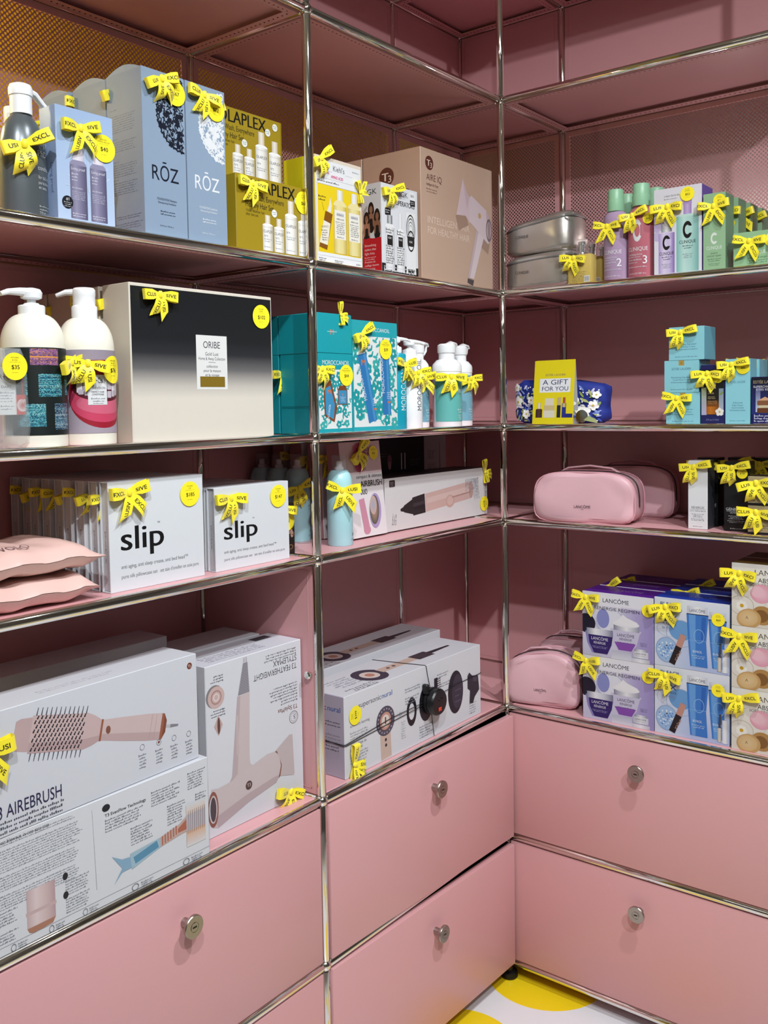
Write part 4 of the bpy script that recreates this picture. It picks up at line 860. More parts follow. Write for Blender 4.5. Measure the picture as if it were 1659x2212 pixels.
def bag_map(a, b_, e):
    x = a - w / 2; v = b_ / .112; c = max(-.999, min(.999, 2 * x / w)); ee = 3.4; y = (1 - abs(c) ** ee) ** (1 / ee); g = 1 - .16 * max(0, (abs(v - .5) - .36) / .14) ** 2 - (.055 if abs(v - .36) < .06 else 0)
    return (x, d / 2 - d / 2 * y * g - .0036 - e, b_ * (1 - .18 * max(0, x / w) + .03 * math.sin(x * 50)))
p.put('flower_print', t, bag_map, 'navy_cotton')
MB().lathe([(.003, 0), (.0155, .001), (.0165, .003), (.0155, .005), (.003, .006)], 24).build('snap_button', 'steel_knob', t, SM, loc=(.078, -.004, .018)).rotation_euler = (math.pi / 2, 0, 0)
MB().add([(.084, -.010, .008), (.125, -.014, .0), (.118, -.012, .011), (.098, -.010, .019)], [(0, 1, 2, 3)], lin('#b9c98a')).build('paper_leaf', 'card', t, 0, True)

t = thing('gift_card_sign', 'yellow standing card sign reading A GIFT FOR YOU', 'sign', 'R', .136, .0115, gz(4)); w, h = .116, .166
pts = [(-w / 2, 0), (w / 2, 0), (w / 2 - .002, h), (-w / 2 + .006, h)]; lean = .020
def sign_panel(y0, y1, name, c): return MB().add([(x, y0 + (y1 - y0) * z / h, z) for x, z in pts] + [(x, y0 + (y1 - y0) * z / h + .0012, z) for x, z in pts], [(0, 1, 2, 3), (7, 6, 5, 4), (0, 4, 5, 1), (1, 5, 6, 2), (2, 6, 7, 3), (3, 7, 4, 0)], lin(c)).build(name, 'card', t, 0, True)
sign_panel(0, lean, 'front_panel', '#f1dd18'); sign_panel(lean * 1.7, lean + .0014, 'back_strut', '#c9cdd2')
p = Pr(w, h, base='#f1dd18'); p.t('ESTÉE LAUDER', .53, .755, .03, '#2a2a6a', w=.48); p.r(.15, .50, .90, .715, '#f3f5f8'); p.t('A GIFT', .53, .62, .075, '#23245a', w=.62); p.t('FOR YOU', .53, .525, .065, '#23245a', w=.64)
p.flask(.08, .11, .24, .34, ['#2a1c20', '#5a3a34', '#2e1e20'], ['#d8c7a0', '#f3ead0', '#c9b68a'], .5, .4, .06); p.r(.30, .30, .52, .41, '#e6dcc6'); p.r(.28, .22, .54, .30, '#d6c28e'); p.r(.27, .11, .55, .22, '#e9e0cc'); p.r(.60, .11, .69, .42, '#1b1d3a'); p.r(.60, .30, .69, .42, '#cdb680'); p.r(.72, .11, .82, .33, '#27348a'); p.r(.735, .27, .805, .33, '#d2bb7e'); p.r(.74, .33, .80, .42, '#b5533a'); p.r(.80, .11, .98, .17, '#232c7a'); p.put('printed_front', t, lambda a, b_, e: (a - w / 2, lean * b_ / h - e - .0002, b_), label='white panel and cosmetics picture on yellow card')

AQ = '#8ed3e0'
def el_box(s, f, z, w, d, h, label, lines, ribbon=None, name='cream_jar_box', grp='pale aqua cream boxes', seal=True):
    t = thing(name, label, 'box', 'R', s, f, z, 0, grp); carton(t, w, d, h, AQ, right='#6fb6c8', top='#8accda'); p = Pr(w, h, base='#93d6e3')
    if seal: p.r(.42, .84, .58, .995, '#b99a4a'); p.t('E', .5, .88, .07, '#7a6020')
    yy = .70 if h < .1 else .63
    p.t('ESTÉE LAUDER', .5, yy, .07 * .075 / h, '#3f6a86', w=.55 if h < .1 else .62)
    for i, s_ in enumerate(lines): p.t(s_, .5, (.45 if h < .1 else .32) - .075 * i * .075 / h, (.045 if i else .05) * .075 / h, '#3f6a86', wmax=.62)
    p.fine(.18, .09 if h < .1 else .05, .82, 1, .05 * .075 / h, '#4a7690', al='c'); p.put('printed_front', t, on_front(w))
    if ribbon is not None: bow(t, -.012, -.002, h - .012, ribbon, -16)
    return t
RS = ('Revitalizing Supreme+', 'Youth Power Creme', 'Crème jeunesse et puissance')
el_box(.4745, .014, gz(4), .080, .078, .0745, 'bottom pale aqua cube box of the stack of three', RS, 0); el_box(.4715, .014, gz(4) + .0747, .082, .078, .0755, 'middle pale aqua cube box of the stack, without a ribbon', RS); el_box(.483, .014, gz(4) + .1504, .083, .078, .0775, 'top pale aqua cube box of the stack of three', RS, 3)
t = thing('serum_box', 'navy box picturing an amber dropper bottle and white flowers', 'box', 'R', .5435, .014, gz(4)); w, d, h = .0545, .05, .137; carton(t, w, d, h, '#1c1f5c', right='#15174a', top='#2a2d6e')
p = Pr(w, h); p.r(.04, .16, .96, .92, '#1a1c24', '#0f1116'); p.r(.04, .16, .26, .62, '#b9b4dc', '#9fae7a'); p.r(.74, .16, .96, .60, '#b6bccf', '#7f96a0'); p.flask(.25, .17, .77, .74, ['#a85e18', '#c8761e', '#b0641a', '#7a4210'], ['#cdbfae', '#f2ece2', '#b9a890'], .5, .26, .02); p.r(.25, .42, .77, .60, '#1b1512'); p.r(.25, .30, .77, .42, '#8a4c14', '#1b1512'); p.e(.51, .745, .085, '#e9e9ec', ry=.075); p.t('ESTÉE', .31, .54, .022, '#cdb68a', al='l', w=.2); p.t('LAUDER', .31, .51, .022, '#cdb68a', al='l', w=.26); p.t('Advanced', .31, .455, .018, '#cdb68a', al='l', w=.28); p.t('Night Repair', .31, .43, .018, '#cdb68a', al='l', w=.32); p.fine(.31, .39, .7, 4, .016, '#c9a060'); p.flower(.80, .21, .17, '#f3efe8', '#d2b04a', 5, 20); p.leaf(.88, .52, .1, 40, '#7f9a3a'); p.t('3.9 oz./115ml', .5, .065, .03, '#8f93c4', w=.52); p.put('printed_front', t, on_front(w)); bow(t, -.010, -.002, .118, 1, -12); sticker(t, .012, .110, .015, 'LAUDER', '$180')
NR = ('Advanced', 'Night Repair', 'Synchronized', 'Multi-Recovery Complex')
t = el_box(.6, .014, gz(4), .0545, .05, .148, 'tall pale aqua serum box with ribbon and sticker, frontmost', NR, 3, 'night_serum_box', 'tall pale aqua serum boxes', False); sticker(t, .012, .128, .015, 'LAUDER', '$85')
for i in range(3): el_box(.602, .075 + .062 * i, gz(4), .0545, .055, .148, 'tall pale aqua serum box, %s behind the frontmost' % ordinal(i), NR, (0, 2, 4)[i], 'night_serum_box', 'tall pale aqua serum boxes', False)
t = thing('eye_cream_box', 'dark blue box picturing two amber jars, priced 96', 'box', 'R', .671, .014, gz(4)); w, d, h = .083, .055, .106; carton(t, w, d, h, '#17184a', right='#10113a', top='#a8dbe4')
p = Pr(w, h); p.r(.02, .2, .98, .98, '#24307a', '#0e1020'); p.r(.12, .26, .24, .8, '#c9cfe6', '#2a3680'); p.t('ESTÉE LAUDER', .06, .86, .06, '#b9a878', al='l', w=.66); p.t('SUPERCHARGED', .06, .77, .045, '#e6e2da', al='l', w=.62); p.t('EYES KIT', .14, .71, .045, '#e6e2da', al='l', w=.36)
for x in (.16, .58): p.g([(x + .06, .52), (x + .2, .58), (x + .34, .52), (x + .38, .48), (x + .02, .48)], '#d9a884'); p.rr(x, .40, x + .40, .50, .03, '#8a5a3a'); p.r(x + .04, .34, x + .36, .40, '#d8cba6'); p.rr(x, .24, x + .40, .345, .03, '#6a3c22')
p.r(0, .0, 1, .21, '#14155a'); p.fine(.08, .165, .95, 3, .055, '#cfd2ea', th=.5); p.put('printed_front', t, on_front(w)); sticker(t, .018, .082, .0165, 'LAUDER', '$96')

# ================================================================ lower shelf, long side: pillowcase sets
def slip_box(s, f, w, h, label, front, price=None, d=.024, grp='white pillowcase boxes', lean=0, yaw=0):
    t = thing('pillowcase_box', label, 'box', 'L', s, f, gz(3), yaw, grp); t.rotation_euler.x = 0
    k = .0022   # open-ended slip case around a tray
    o = MB(); c = lin('#e9edf2')
    for x0, y0, z0, x1, y1, z1 in ((-w / 2, 0, 0, w / 2, k, h), (-w / 2, d - k, 0, w / 2, d, h), (-w / 2, k, h - k, w / 2, d - k, h), (-w / 2, k, 0, w / 2, d - k, k), (w / 2 - k, k, k, w / 2, d - k, h - k)): o.bevbox(x0, y0, z0, x1, y1, z1, .0005, c)
    o.build('case', 'card', t, 0, True)
    MB().bevbox(-w / 2 + .003, k + .0003, k + .0003, w / 2 - .004, d - k - .0003, h - k - .0003, .0006, lin('#d9d9de')).build('tray', 'card', t, 0, True)
    p = Pr(d, h); p.fine(.34, .55, .34 + .30 * h / d, 1, .02, TXT, rot=-90, th=.5); p.fine(.55, .60, .55 + .38 * h / d, 1, .014, GR, rot=-90, th=.4); p.put('printed_spine', t, lambda a, b, e: (-w / 2 + .003 - e, d - a, b))
    if front:
        p = Pr(w, h, base='#eaeef3'); big = h > .17
        p.t('slip', .115, .37, .215, '#0f1014', w=.435, al='l', b=.014); p.t('™', .50, .565, .03, TXT)
        p.t('anti aging, anti sleep crease, anti bed head™', .11, .205, .034, '#55585e', w=.70, al='l', b=.004); p.t('pure silk pillowcase set', .11, .115, .034, '#6c6f76', w=.365, al='l', b=.004); p.t('set taie d’oreiller en soie pure', .505, .115, .034, '#6c6f76', w=.425, al='l', b=.004)
        p.put('printed_front', t, on_front(w)); sticker(t, w * .345, h * .82, .0225, 'SLIP', price)
    return t
t = slip_box(-1.1225, .036, .207, .187, 'large white silk pillowcase box with black lettering, priced 185', True, '$185'); bow(t, -.066, -.002, .168, 0, -2, 0, 1.15)
for i in range(8):
    t = slip_box(-1.1225 - .0035 * (i % 3), .066 + .0338 * i, .207, .187, 'white pillowcase box, %s behind the large one by the towel packs' % ordinal(i), False, yaw=.6 * (i % 3 - 1)); bow(t, -.092, -.001, .160 + .003 * (i % 3), i % 5, 0, 0, .9)
t = slip_box(-.888, .040, .2, .158, 'smaller white silk pillowcase box with black lettering, priced 147', True, '$147', .022); bow(t, -.064, -.002, .138, 4, 4, 0, 1.1)
for i in range(6): slip_box(-.888 + .002 * (i % 2), .068 + .034 * i, .2, .156, 'white pillowcase box, %s behind the smaller one by the scrunchies' % ordinal(i), False, None, .022, yaw=.5 * (i % 2))
mat('smoked_plastic', '#2a2422', .12, trans=.1, ior=1.3)
t = thing('scrunchie_box', 'small dark clear box of brown scrunchies, priced 52', 'box', 'L', -.766, .070, gz(3)); w, d, h = .052, .05, .108; MB().bevbox(-w / 2, 0, 0, w / 2, d, h, .0012).build('clear_box', 'smoked_plastic', t)
p = Pr(w, h, base='#241d1b'); q = random.Random(3)
for i in range(46): p.n = 2 + (i % 23) * .16; p.e(.06 + .88 * q.random(), .36 + .10 * q.random() + (.12 if i % 2 else 0), .07, q.choice(['#b98a78', '#d2a690', '#7a5244', '#c9b6aa', '#8a5f50']), n=10)
p.n = 8; p.t('slip', .5, .10, .15, '#8a6a48', w=.8); p.put('printed_front', t, on_front(w)); sticker(t, .002, .073, .0225, 'SLIP', '$52'); bow(t, -.014, -.003, .098, 4)

mat('pink_film', '#e2bdb4', .32, noise=.06, nscale=18, trans=.1, bump=.35, bscale=45)
def pillow(z, s, f, label, seed, text):
    t = thing('hair_towel_pack', label, 'towel pack', 'L', s, f, z, 0, 'folded pink hair towel packs'); b = MB(); nx, ny = 36, 18; w, d, h = .235, .20, .048
    for sg in (1, -1):
        o = len(b.v)
        for j in range(ny + 1):
            for i in range(nx + 1):
                u, v = i / nx * 2 - 1, j / ny * 2 - 1; e = (1 - abs(u) ** 5) * (1 - abs(v) ** 4); fl = max(0, u - .72) / .28
                th = h * (.5 * e ** .55) * (1 - .93 * fl) + .0004; mid = h * .5 - fl * h * .10 + .002 * math.sin(9 * u + seed)
                b.v.append((u * w / 2 - .004 * (abs(v) > .9) * math.sin(20 * u), d / 2 + v * d / 2, max(.0003, mid + sg * th + .0015 * math.sin(14 * u + 5 * v + seed) * e)))
        b.f += [(o + j * (nx + 1) + i, o + j * (nx + 1) + i + 1, o + (j + 1) * (nx + 1) + i + 1, o + (j + 1) * (nx + 1) + i) for j in range(ny) for i in range(nx)]
    b.c = [(1,) * 4] * len(b.f); b.m = [0] * len(b.f); b.build('film_bag', 'pink_film', t, 1.2)
    if text:
        p = Pr(.08, .04); p.t('VOLO', .5, .3, .42, '#8a6a70', w=.62); p.put('lettering', t, lambda a, b_, e: (a - .070, .014 + b_, .0032 + h * .5 + h * .5 * ((1 - abs((.014 + b_) / (d / 2) - 1) ** 4) * (1 - abs((a - .070) / (w / 2)) ** 5)) ** .55 + e))
    return t
pillow(gz(3), -1.372, .012, 'lower pink hair towel pack at the left end of its shelf', 1, False); pillow(gz(3) + .0505, -1.366, .008, 'upper pink hair towel pack, lettered, lying on another', 4, True)

# dry shampoo cans and pink hairbrush boxes
mat('aqua_can', '#a5d3da', .3); mat('ghost_cap', '#e9eeee', .2, trans=.8, ior=1.08, alpha=.5)
def can(f, label, ribbon):
    t = thing('dry_shampoo_can', label, 'spray can', 'L', -.590, f, gz(3), 0, 'pale aqua dry shampoo cans'); r = .0285
    MB().lathe([(r * .96, 0), (r, .002), (r, .135), (r * .97, .146), (r * .86, .157), (r * .70, .164), (r * .62, .166)], 32).build('can_body', 'aqua_can', t, SM)
    MB().lathe([(.0070, .165), (.0100, .166), (.0100, .172), (.0065, .174), (.0065, .184), (.0045, .186)], 20).build('spray_nozzle', 'white_plastic', t, SM); MB().lathe([(.0170, .1655), (.0175, .166), (.0165, .196), (.0150, .1985), (.004, .199)], 24, cap=False).build('clear_cap', 'ghost_cap', t, SM)
    p = Pr(r * 2.2, .16, .005); p.rr(.50, .66, .90, .84, .05, '#e6f2f3'); p.t('SIZE', .70, .71, .05, '#5a8a94', w=.3, b=.02); p.t('DETOX', .62, .575, .045, '#6f9aa2', w=.42); p.t('DRY', .64, .535, .022, '#6f9aa2'); p.t('SHAMPOO', .64, .495, .026, '#6f9aa2', w=.4); p.fine(.45, .46, .85, 1, .02, '#7fa6ac'); p.t('drybar', .70, .13, .05, '#5f8f98', w=.42); p.fine(.45, .08, .9, 1, .03, '#6f9aa2'); p.put('lettering', t, on_round(r, r * 2.2, 0, 1, 0, .25))
    if ribbon is not None: bow(t, -.020, -.023, .124, ribbon, -18 if ribbon == 2 else 0, -40, 1.1)
    return t
can(.072, 'pale aqua dry shampoo can with clear cap and ribbon, beside the chrome post', 2); can(.198, 'dim aqua can behind the pillowcase boxes, nearest of three', 3); can(.256, 'dim aqua can behind the pillowcase boxes, middle of three', 1); can(.311, 'dim aqua can behind the pillowcase boxes, deepest of three', None)
def brush_box(f, label, front, ribbon):
    w, d, h = .148, .040, .221
    t = thing('hairbrush_box', label, 'box', 'L', -.4785, f, gz(3) + (.0040 if front else .0019), 0, 'pink hairbrush boxes'); t.rotation_euler = (Matrix.Rotation(math.pi / 2, 3, 'Z') @ Matrix.Rotation(math.radians(-5.5 if front else -2.5), 3, 'X')).to_euler()
    carton(t, w, d, h, '#dfa9ad', left='#c98f94', front='#efe6ea', top='#d79fa4')
    if front:
        p = Pr(w, h); p.r(0, .66, 1, 1, '#f0d5da'); p.r(0, 0, 1, .66, '#f3ecee')
        for k in range(26): p.line(.30, .70 + .0105 * k, .62 - .002 * abs(k - 13), .70 + .0105 * k, .006, '#d0487a')
        p.rr(.34, .68, .56, .985, .08, '#d8688f'); p.t('TANGLE', .55, .895, .042, '#b01f58', w=.34, b=.02); p.t('TEEZER', .55, .845, .042, '#b01f58', w=.34, b=.02)
        p.t('compact & ultimate', .66, .615, .034, TXT, w=.64); p.t('AIRBRUSH', .70, .525, .062, INK, w=.54, b=.02); p.t('DUO', .50, .445, .055, INK, w=.16, b=.02); p.line(.42, .40, .50, .06, .13, '#d995ab', .15); p.e(.50, .07, .085, '#d995ab', ry=.045)
        p.e(.74, .26, .15, '#b9a0d0', ry=.185, rot=-6, n=30); p.e(.72, .27, .115, '#5a5a50', ry=.155, rot=-6, n=30, c2='#c9a08a'); p.e(.70, .32, .085, '#d8b4a4', ry=.10, rot=-6, n=24, c2='#a9b4cc'); p.put('printed_front', t, on_front(w)); sticker(t, .046, .193, .0165, 'TANGLE TEEZER', '$23')
    if ribbon is not None: bow(t, -.012 if front else -.060, -.002, .196 if front else .187, ribbon, 20 if front else 0, 0, 1.1)
    return t
brush_box(.083, 'leaning pink hairbrush box, frontmost, behind the aqua can', True, 3)
for i in range(3): brush_box(.152 + .056 * i, 'pink hairbrush box, %s behind the frontmost' % ordinal(i), False, i)

# multi-styler box on its side, and dark box behind
WB = '#e3e2e6'
def styler_box():
    w, d, h = .462, .105, .129
    t = thing('hair_styler_box', 'long white box picturing a pink hair styler, on the shelf above the drawers', 'box', 'L', -.1705, .090, gz(3) + .0032); t['label'] = 'long low white box picturing a pink styling wand with black nozzle'
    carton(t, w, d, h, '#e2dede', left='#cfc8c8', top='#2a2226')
    p = Pr(w, h, base='#e7e3e3'); p.rr(.035, .83, .085, .96, .006, '#2a2326'); p.fine(.045, .91, .075, 3, .03, '#b9a8a4')
    p.line(.36, .44, .82, .57, .10, '#dcb8b0'); p.line(.37, .475, .82, .60, .03, '#e6c8c0'); p.e(.82, .57, .024, '#c9a49c', ry=.18); p.line(.24, .405, .355, .44, .098, '#2c2426', .105); p.line(.245, .43, .35, .46, .02, '#4a4044'); p.line(.16, .385, .245, .405, .035, '#2a2326', .085); p.line(.13, .375, .165, .385, .012, '#2a2326', .03); p.e(.60, .40, .045, '#d8b0a6', ry=.13, n=24); p.e(.60, .41, .03, '#e2c0b6', ry=.09, n=24); p.line(.62, .47, .82, .525, .006, '#b98f86')
    for k in range(9): p.line(.25 + .012 * k, .33, .255 + .012 * k, .50, .003, '#14101a')
    p.fine(.885, .80, .955, 9, .055, GR, rot=-90); p.fine(.895, .80, .895 + .13, 6, .04, '#8a8590', rot=-86); p.t('dyson airwrap', .975, .74, .06, '#3c3a44', rot=-90, al='l', w=.14); p.fine(.06, .12, .12, 3, .05, GR, rot=85); p.put('printed_front', t, on_front(w)); sticker(t, .212, .030, .0205, 'DYSON', '$599', rot=-90); bow(t, .213, -.002, .116, 3, 75, 0, .9)
styler_box()
t = thing('styler_box_dark', 'black box standing behind the long white styler box', 'box', 'L', -.130, .245, gz(3)); carton(t, .222, .085, .222, '#141822', left='#1a1f2a'); p = Pr(.222, .222, base='#141822'); p.e(.28, .72, .045, '#8a5a78', ry=.07); p.e(.28, .66, .03, '#b98aa0', ry=.05); p.line(.52, .60, .52, .80, .02, '#d8dade'); p.line(.59, .60, .59, .80, .02, '#d8dade'); p.fine(.08, .80, .24, 2, .03, '#5a6474'); p.fine(.70, .70, .92, 3, .03, '#5a6474'); p.put('printed_front', t, on_front(.222))
t = thing('wand_box', 'pale grey box with a thin wand picture, next to the black box', 'box', 'L', .042, .250, gz(3) + .0032); carton(t, .108, .08, .216, '#c9c9d2'); p = Pr(.108, .216, base='#cdcdd6'); p.line(.72, .55, .70, .92, .05, '#8a8088', .02); p.fine(.15, .80, .5, 5, .025, '#55586a'); p.fine(.15, .62, .55, 6, .025, '#7a7c8a'); p.put('printed_front', t, on_front(.108))

# ---------------------------------------------------------------- lower shelf, short side: pink vanity cases
mat('pink_vinyl', '#d2a7ae', .42, noise=.03, nscale=10, bump=.12, bscale=60); mat('dark_zip', '#3a2428', .45, bump=.4, bscale=500); mat('pink_piping', '#cf98a2', .4)
def vanity(s, f, z, label, w, d, h, rot=0, slump=0, letter=True, sc=1):
    """soft cosmetic case: arched front and back panels, zipped gusset, carrying handle"""
    t = thing('vanity_case', label, 'cosmetic case', 'R', s, f, z, rot, 'soft pink cosmetic cases'); n = 56
    def outline(k, dz=0):
        out = []
        for i in range(n):
            a = 2 * math.pi * i / n; c, s_ = math.cos(a), math.sin(a); e = 3.6 if s_ > 0 else 6; rr = (abs(c) ** e + abs(s_) ** e) ** (-1 / e); x = w / 2 * rr * c * k * (1 - .05 * max(0, s_)); zz = h / 2 + h / 2 * rr * s_ * k
            zz -= slump * (x / w + .5) * (zz / h) * h * .0; out.append((x, max(.0005, zz + slump * math.sin(4 * x / w + 1) * .012 * zz / h)))
        return out
    b = MB(); prof = [(0, .82, .006), (.003, .95, .0), (.008, 1, 0), (d * .25, 1.0, 0), (d * .5, 1.015, 0), (d * .75, 1.0, 0), (d - .008, 1, 0), (d - .003, .95, 0), (d, .82, -.006)]
    for y, k, dy in prof:
        for x, zz in outline(k): b.v.append((x, y + .004 * math.sin(x * 40 + zz * 60) * (y < .01), zz))
    for j in range(len(prof) - 1):
        for i in range(n): i2 = (i + 1) % n; b.f.append((j * n + i, j * n + n + i, j * n + n + i2, j * n + i2))
    b.f += [tuple(range(n)), tuple((len(prof) - 1) * n + i for i in range(n - 1, -1, -1))]; b.c = [(1,) * 4] * len(b.f); b.m = [0] * len(b.f); b.build('case_body', 'pink_vinyl', t, 1.2)
    for y, nm in ((.009, 'front_piping'), (d - .009, 'back_piping')):
        o_ = outline(1.006); MB().tube([(x, y, zz) for x, zz in o_] + [(o_[0][0], y, o_[0][1])], .0019, 8).build(nm, 'pink_piping', t, 1.2)
    o_ = [q for q in outline(1.013)][: n // 2 + 1]; low = outline(1.013)
    zp = [(low[n - 3][0], low[n - 3][1])] + o_ + [(low[n // 2 + 3][0], low[n // 2 + 3][1])]; MB().tube([(x, d * .42, max(.003, zz)) for x, zz in zp], .0026, 8, sq=1).build('zip', 'dark_zip', t, 1.2)
    MB().tube([(-w * .30, d * .62, h * .97), (-w * .22, d * .62, h * 1.06), (0, d * .62, h * 1.11), (w * .22, d * .62, h * 1.06), (w * .30, d * .62, h * .97)], .008, 10, sq=.35).build('handle', 'pink_vinyl', t, 1.2)
    if letter: p = Pr(w, h); p.t('LANCÔME', .5, .30, .052, '#3a2a34', w=.165, b=.004); p.t('PARIS', .5, .265, .016, '#3a2a34'); p.put('lettering', t, on_front(w, 0, .0005))
    return t
vanity(.213, .022, gz(3), 'soft pink cosmetic case with small lettering, front one on the shelf above the corner drawers', .262, .105, .128, 7)['label'] = 'soft pink cosmetic case, front one on the shelf beside the small white box'
vanity(.262, .185, gz(3), 'soft pink cosmetic case standing behind the lettered one, below the aqua boxes', .235, .105, .134, 12, 0, False)

def serum(s, f, w, d, h, body, ink, lines, label, ribbon, right=None, name='serum_carton', roll=-14, grp=None):
    t = thing(name, label, 'box', 'R', s, f, gz(3), 0, grp); carton(t, w, d, h, body, right=right, m='card_gloss' if ink != TXT else 'card'); p = Pr(w, h, base=body)
    for s_, x, y, hh, ww in lines: p.t(s_, x, y, hh, ink, w=ww)
    p.line(.1, .288, .9, .288, .012, ink); p.fine(.18, .215, .82, 3, .02, ink, al='c'); p.fine(.14, .145, .86, 2, .02, ink, al='c'); p.fine(.25, .035, .75, 1, .022, ink, al='c'); p.put('printed_front', t, on_front(w))
    if ribbon is not None: bow(t, -.008, -.002, h - .014, ribbon, roll, 0, 1.05)
    return t
serum(.4955, .055, .046, .052, .163, '#eef0f2', TXT, (('RÉNERGIE', .5, .30, .032, .66), ('H.C.F. TRIPLE SERUM', .5, .255, .018, .82)), 'slim white carton with ribbon, next to the pink case', 3, '#3a3c42')
t = serum(.5835, .058, .055, .05, .163, '#121318', '#d9dade', (('GÉNIFIQUE', .5, .30, .036, .84), ('ULTIMATE', .5, .255, .02, .5)), 'tall black carton with white lettering and ribbon', 3); sticker(t, .014, .136, .0125, 'LANCÔME', '$150')
for i, (s, f) in enumerate(((.497, .118), (.560, .150), (.618, .150), (.655, .21))): serum(s, f, .05, .05, .167, '#121318', '#d9dade', (('GÉNIFIQUE', .5, .30, .036, .84),), 'black carton in the dim row behind, %s from the left' % ordinal(i), (1, 3, 0, 2)[i], name='dark_carton', grp='black cartons in the back row')
def gold_pack(z, label, ribbon):
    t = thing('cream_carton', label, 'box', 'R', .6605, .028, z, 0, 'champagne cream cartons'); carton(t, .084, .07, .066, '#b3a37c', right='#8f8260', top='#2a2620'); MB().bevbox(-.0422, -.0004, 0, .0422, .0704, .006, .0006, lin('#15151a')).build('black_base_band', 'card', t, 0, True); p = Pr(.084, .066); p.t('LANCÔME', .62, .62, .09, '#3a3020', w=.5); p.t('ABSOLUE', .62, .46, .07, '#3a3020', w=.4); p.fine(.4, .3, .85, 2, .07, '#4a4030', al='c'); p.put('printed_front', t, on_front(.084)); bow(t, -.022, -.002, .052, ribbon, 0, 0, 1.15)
gold_pack(gz(3), 'lower champagne cream carton beside the tall black carton', 4); gold_pack(gz(3) + .0662, 'upper champagne cream carton stacked by the tall black carton', 1)

# ================================================================ bottom shelf, long side: hair dryers and brushes
def airbrush_back(t, w, h, d):
    p = Pr(w, h, base='#e4e6ec'); p.line(.565, .18, .555, .93, .002, '#9a9da6')
    for y0, n in ((.95, 2), (.88, 9), (.66, 6), (.50, 6), (.34, 0)): p.fine(.03, y0, .50, n, .022, '#55586a', rag=.12, seed=n)
    p.t('Your best blowout, in one easy step.', .03, .945, .035, TXT, al='l', w=.30); p.bands(.20, .13, .345, .46, ['#cdb2b4', '#ead6d6', '#dcc2c2', '#c2a2a4']); p.r(.195, .24, .35, .27, '#d2b6b6'); p.g([(.20, .13), (.345, .13), (.33, .085), (.235, .07), (.21, .09)], '#b5806a'); p.e(.40, .44, .014, '#23242c'); p.fine(.40, .38, .53, 6, .024, '#6a6d78'); p.e(.40, .27, .014, '#23242c'); p.fine(.40, .22, .53, 6, .024, '#6a6d78'); p.fine(.03, .36, .16, 5, .026, '#6a6d78'); p.fine(.03, .18, .16, 4, .026, '#6a6d78'); p.line(.0, .075, 1, .075, .0016, '#9a9da6')
    p.e(.605, .90, .014, '#23242c'); p.t('T3 EvenFlow Technology', .60, .815, .028, INK, al='l', w=.15, b=.01); p.fine(.60, .775, .74, 5, .026, '#6a6d78'); p.fine(.77, .86, .885, 6, .026, '#6a6d78'); p.fine(.915, .90, .99, 7, .026, '#6a6d78'); p.fine(.69, .60, .775, 7, .026, '#6a6d78'); p.fine(.83, .66, .90, 8, .026, '#6a6d78'); p.fine(.945, .66, .99, 6, .026, '#6a6d78')
    p.g([(.62, .42), (.655, .355), (.69, .34), (.69, .235), (.655, .23), (.625, .15), (.655, .27)], '#8fb4cf'); p.g([(.685, .37), (.80, .395), (.80, .30), (.69, .215)], '#a9c6d6'); p.line(.70, .29, .79, .345, .03, '#5f97b8'); p.g([(.80, .395), (.875, .44), (.905, .49), (.905, .335), (.875, .33), (.80, .30)], '#cdb0a8')
    for k in range(6): p.line(.808 + .011 * k, .31 + .008 * k, .808 + .011 * k, .40 + .008 * k, .005, '#b9705a')
    p.g([(.87, .40), (.905, .46), (.905, .36), (.87, .36)], '#b96e58'); p.r(.905, .49, .985, .60, '#e9cdb8', '#dfe2e8'); p.r(.905, .17, .985, .33, '#e4e2e4', '#e6b592'); p.r(.905, .33, .985, .50, '#c9bfc4')
    for k in range(9): p.line(.91 + .0085 * k, .30, .914 + .0085 * k, .53, .0016, '#6a6470'); 
    for x in (.13, .32, .50, .70, .90): p.ring(x, .035, .013, .16, '#55586a'); p.fine(x + .022, .045, x + .07, 3, .02, '#55586a')
    p.v = [((x * .78 if x < .56 * w else .437 * w + (x - .56 * w) * 1.275), y, n) for x, y, n in p.v]; p.put('printed_front', t, on_front(w))
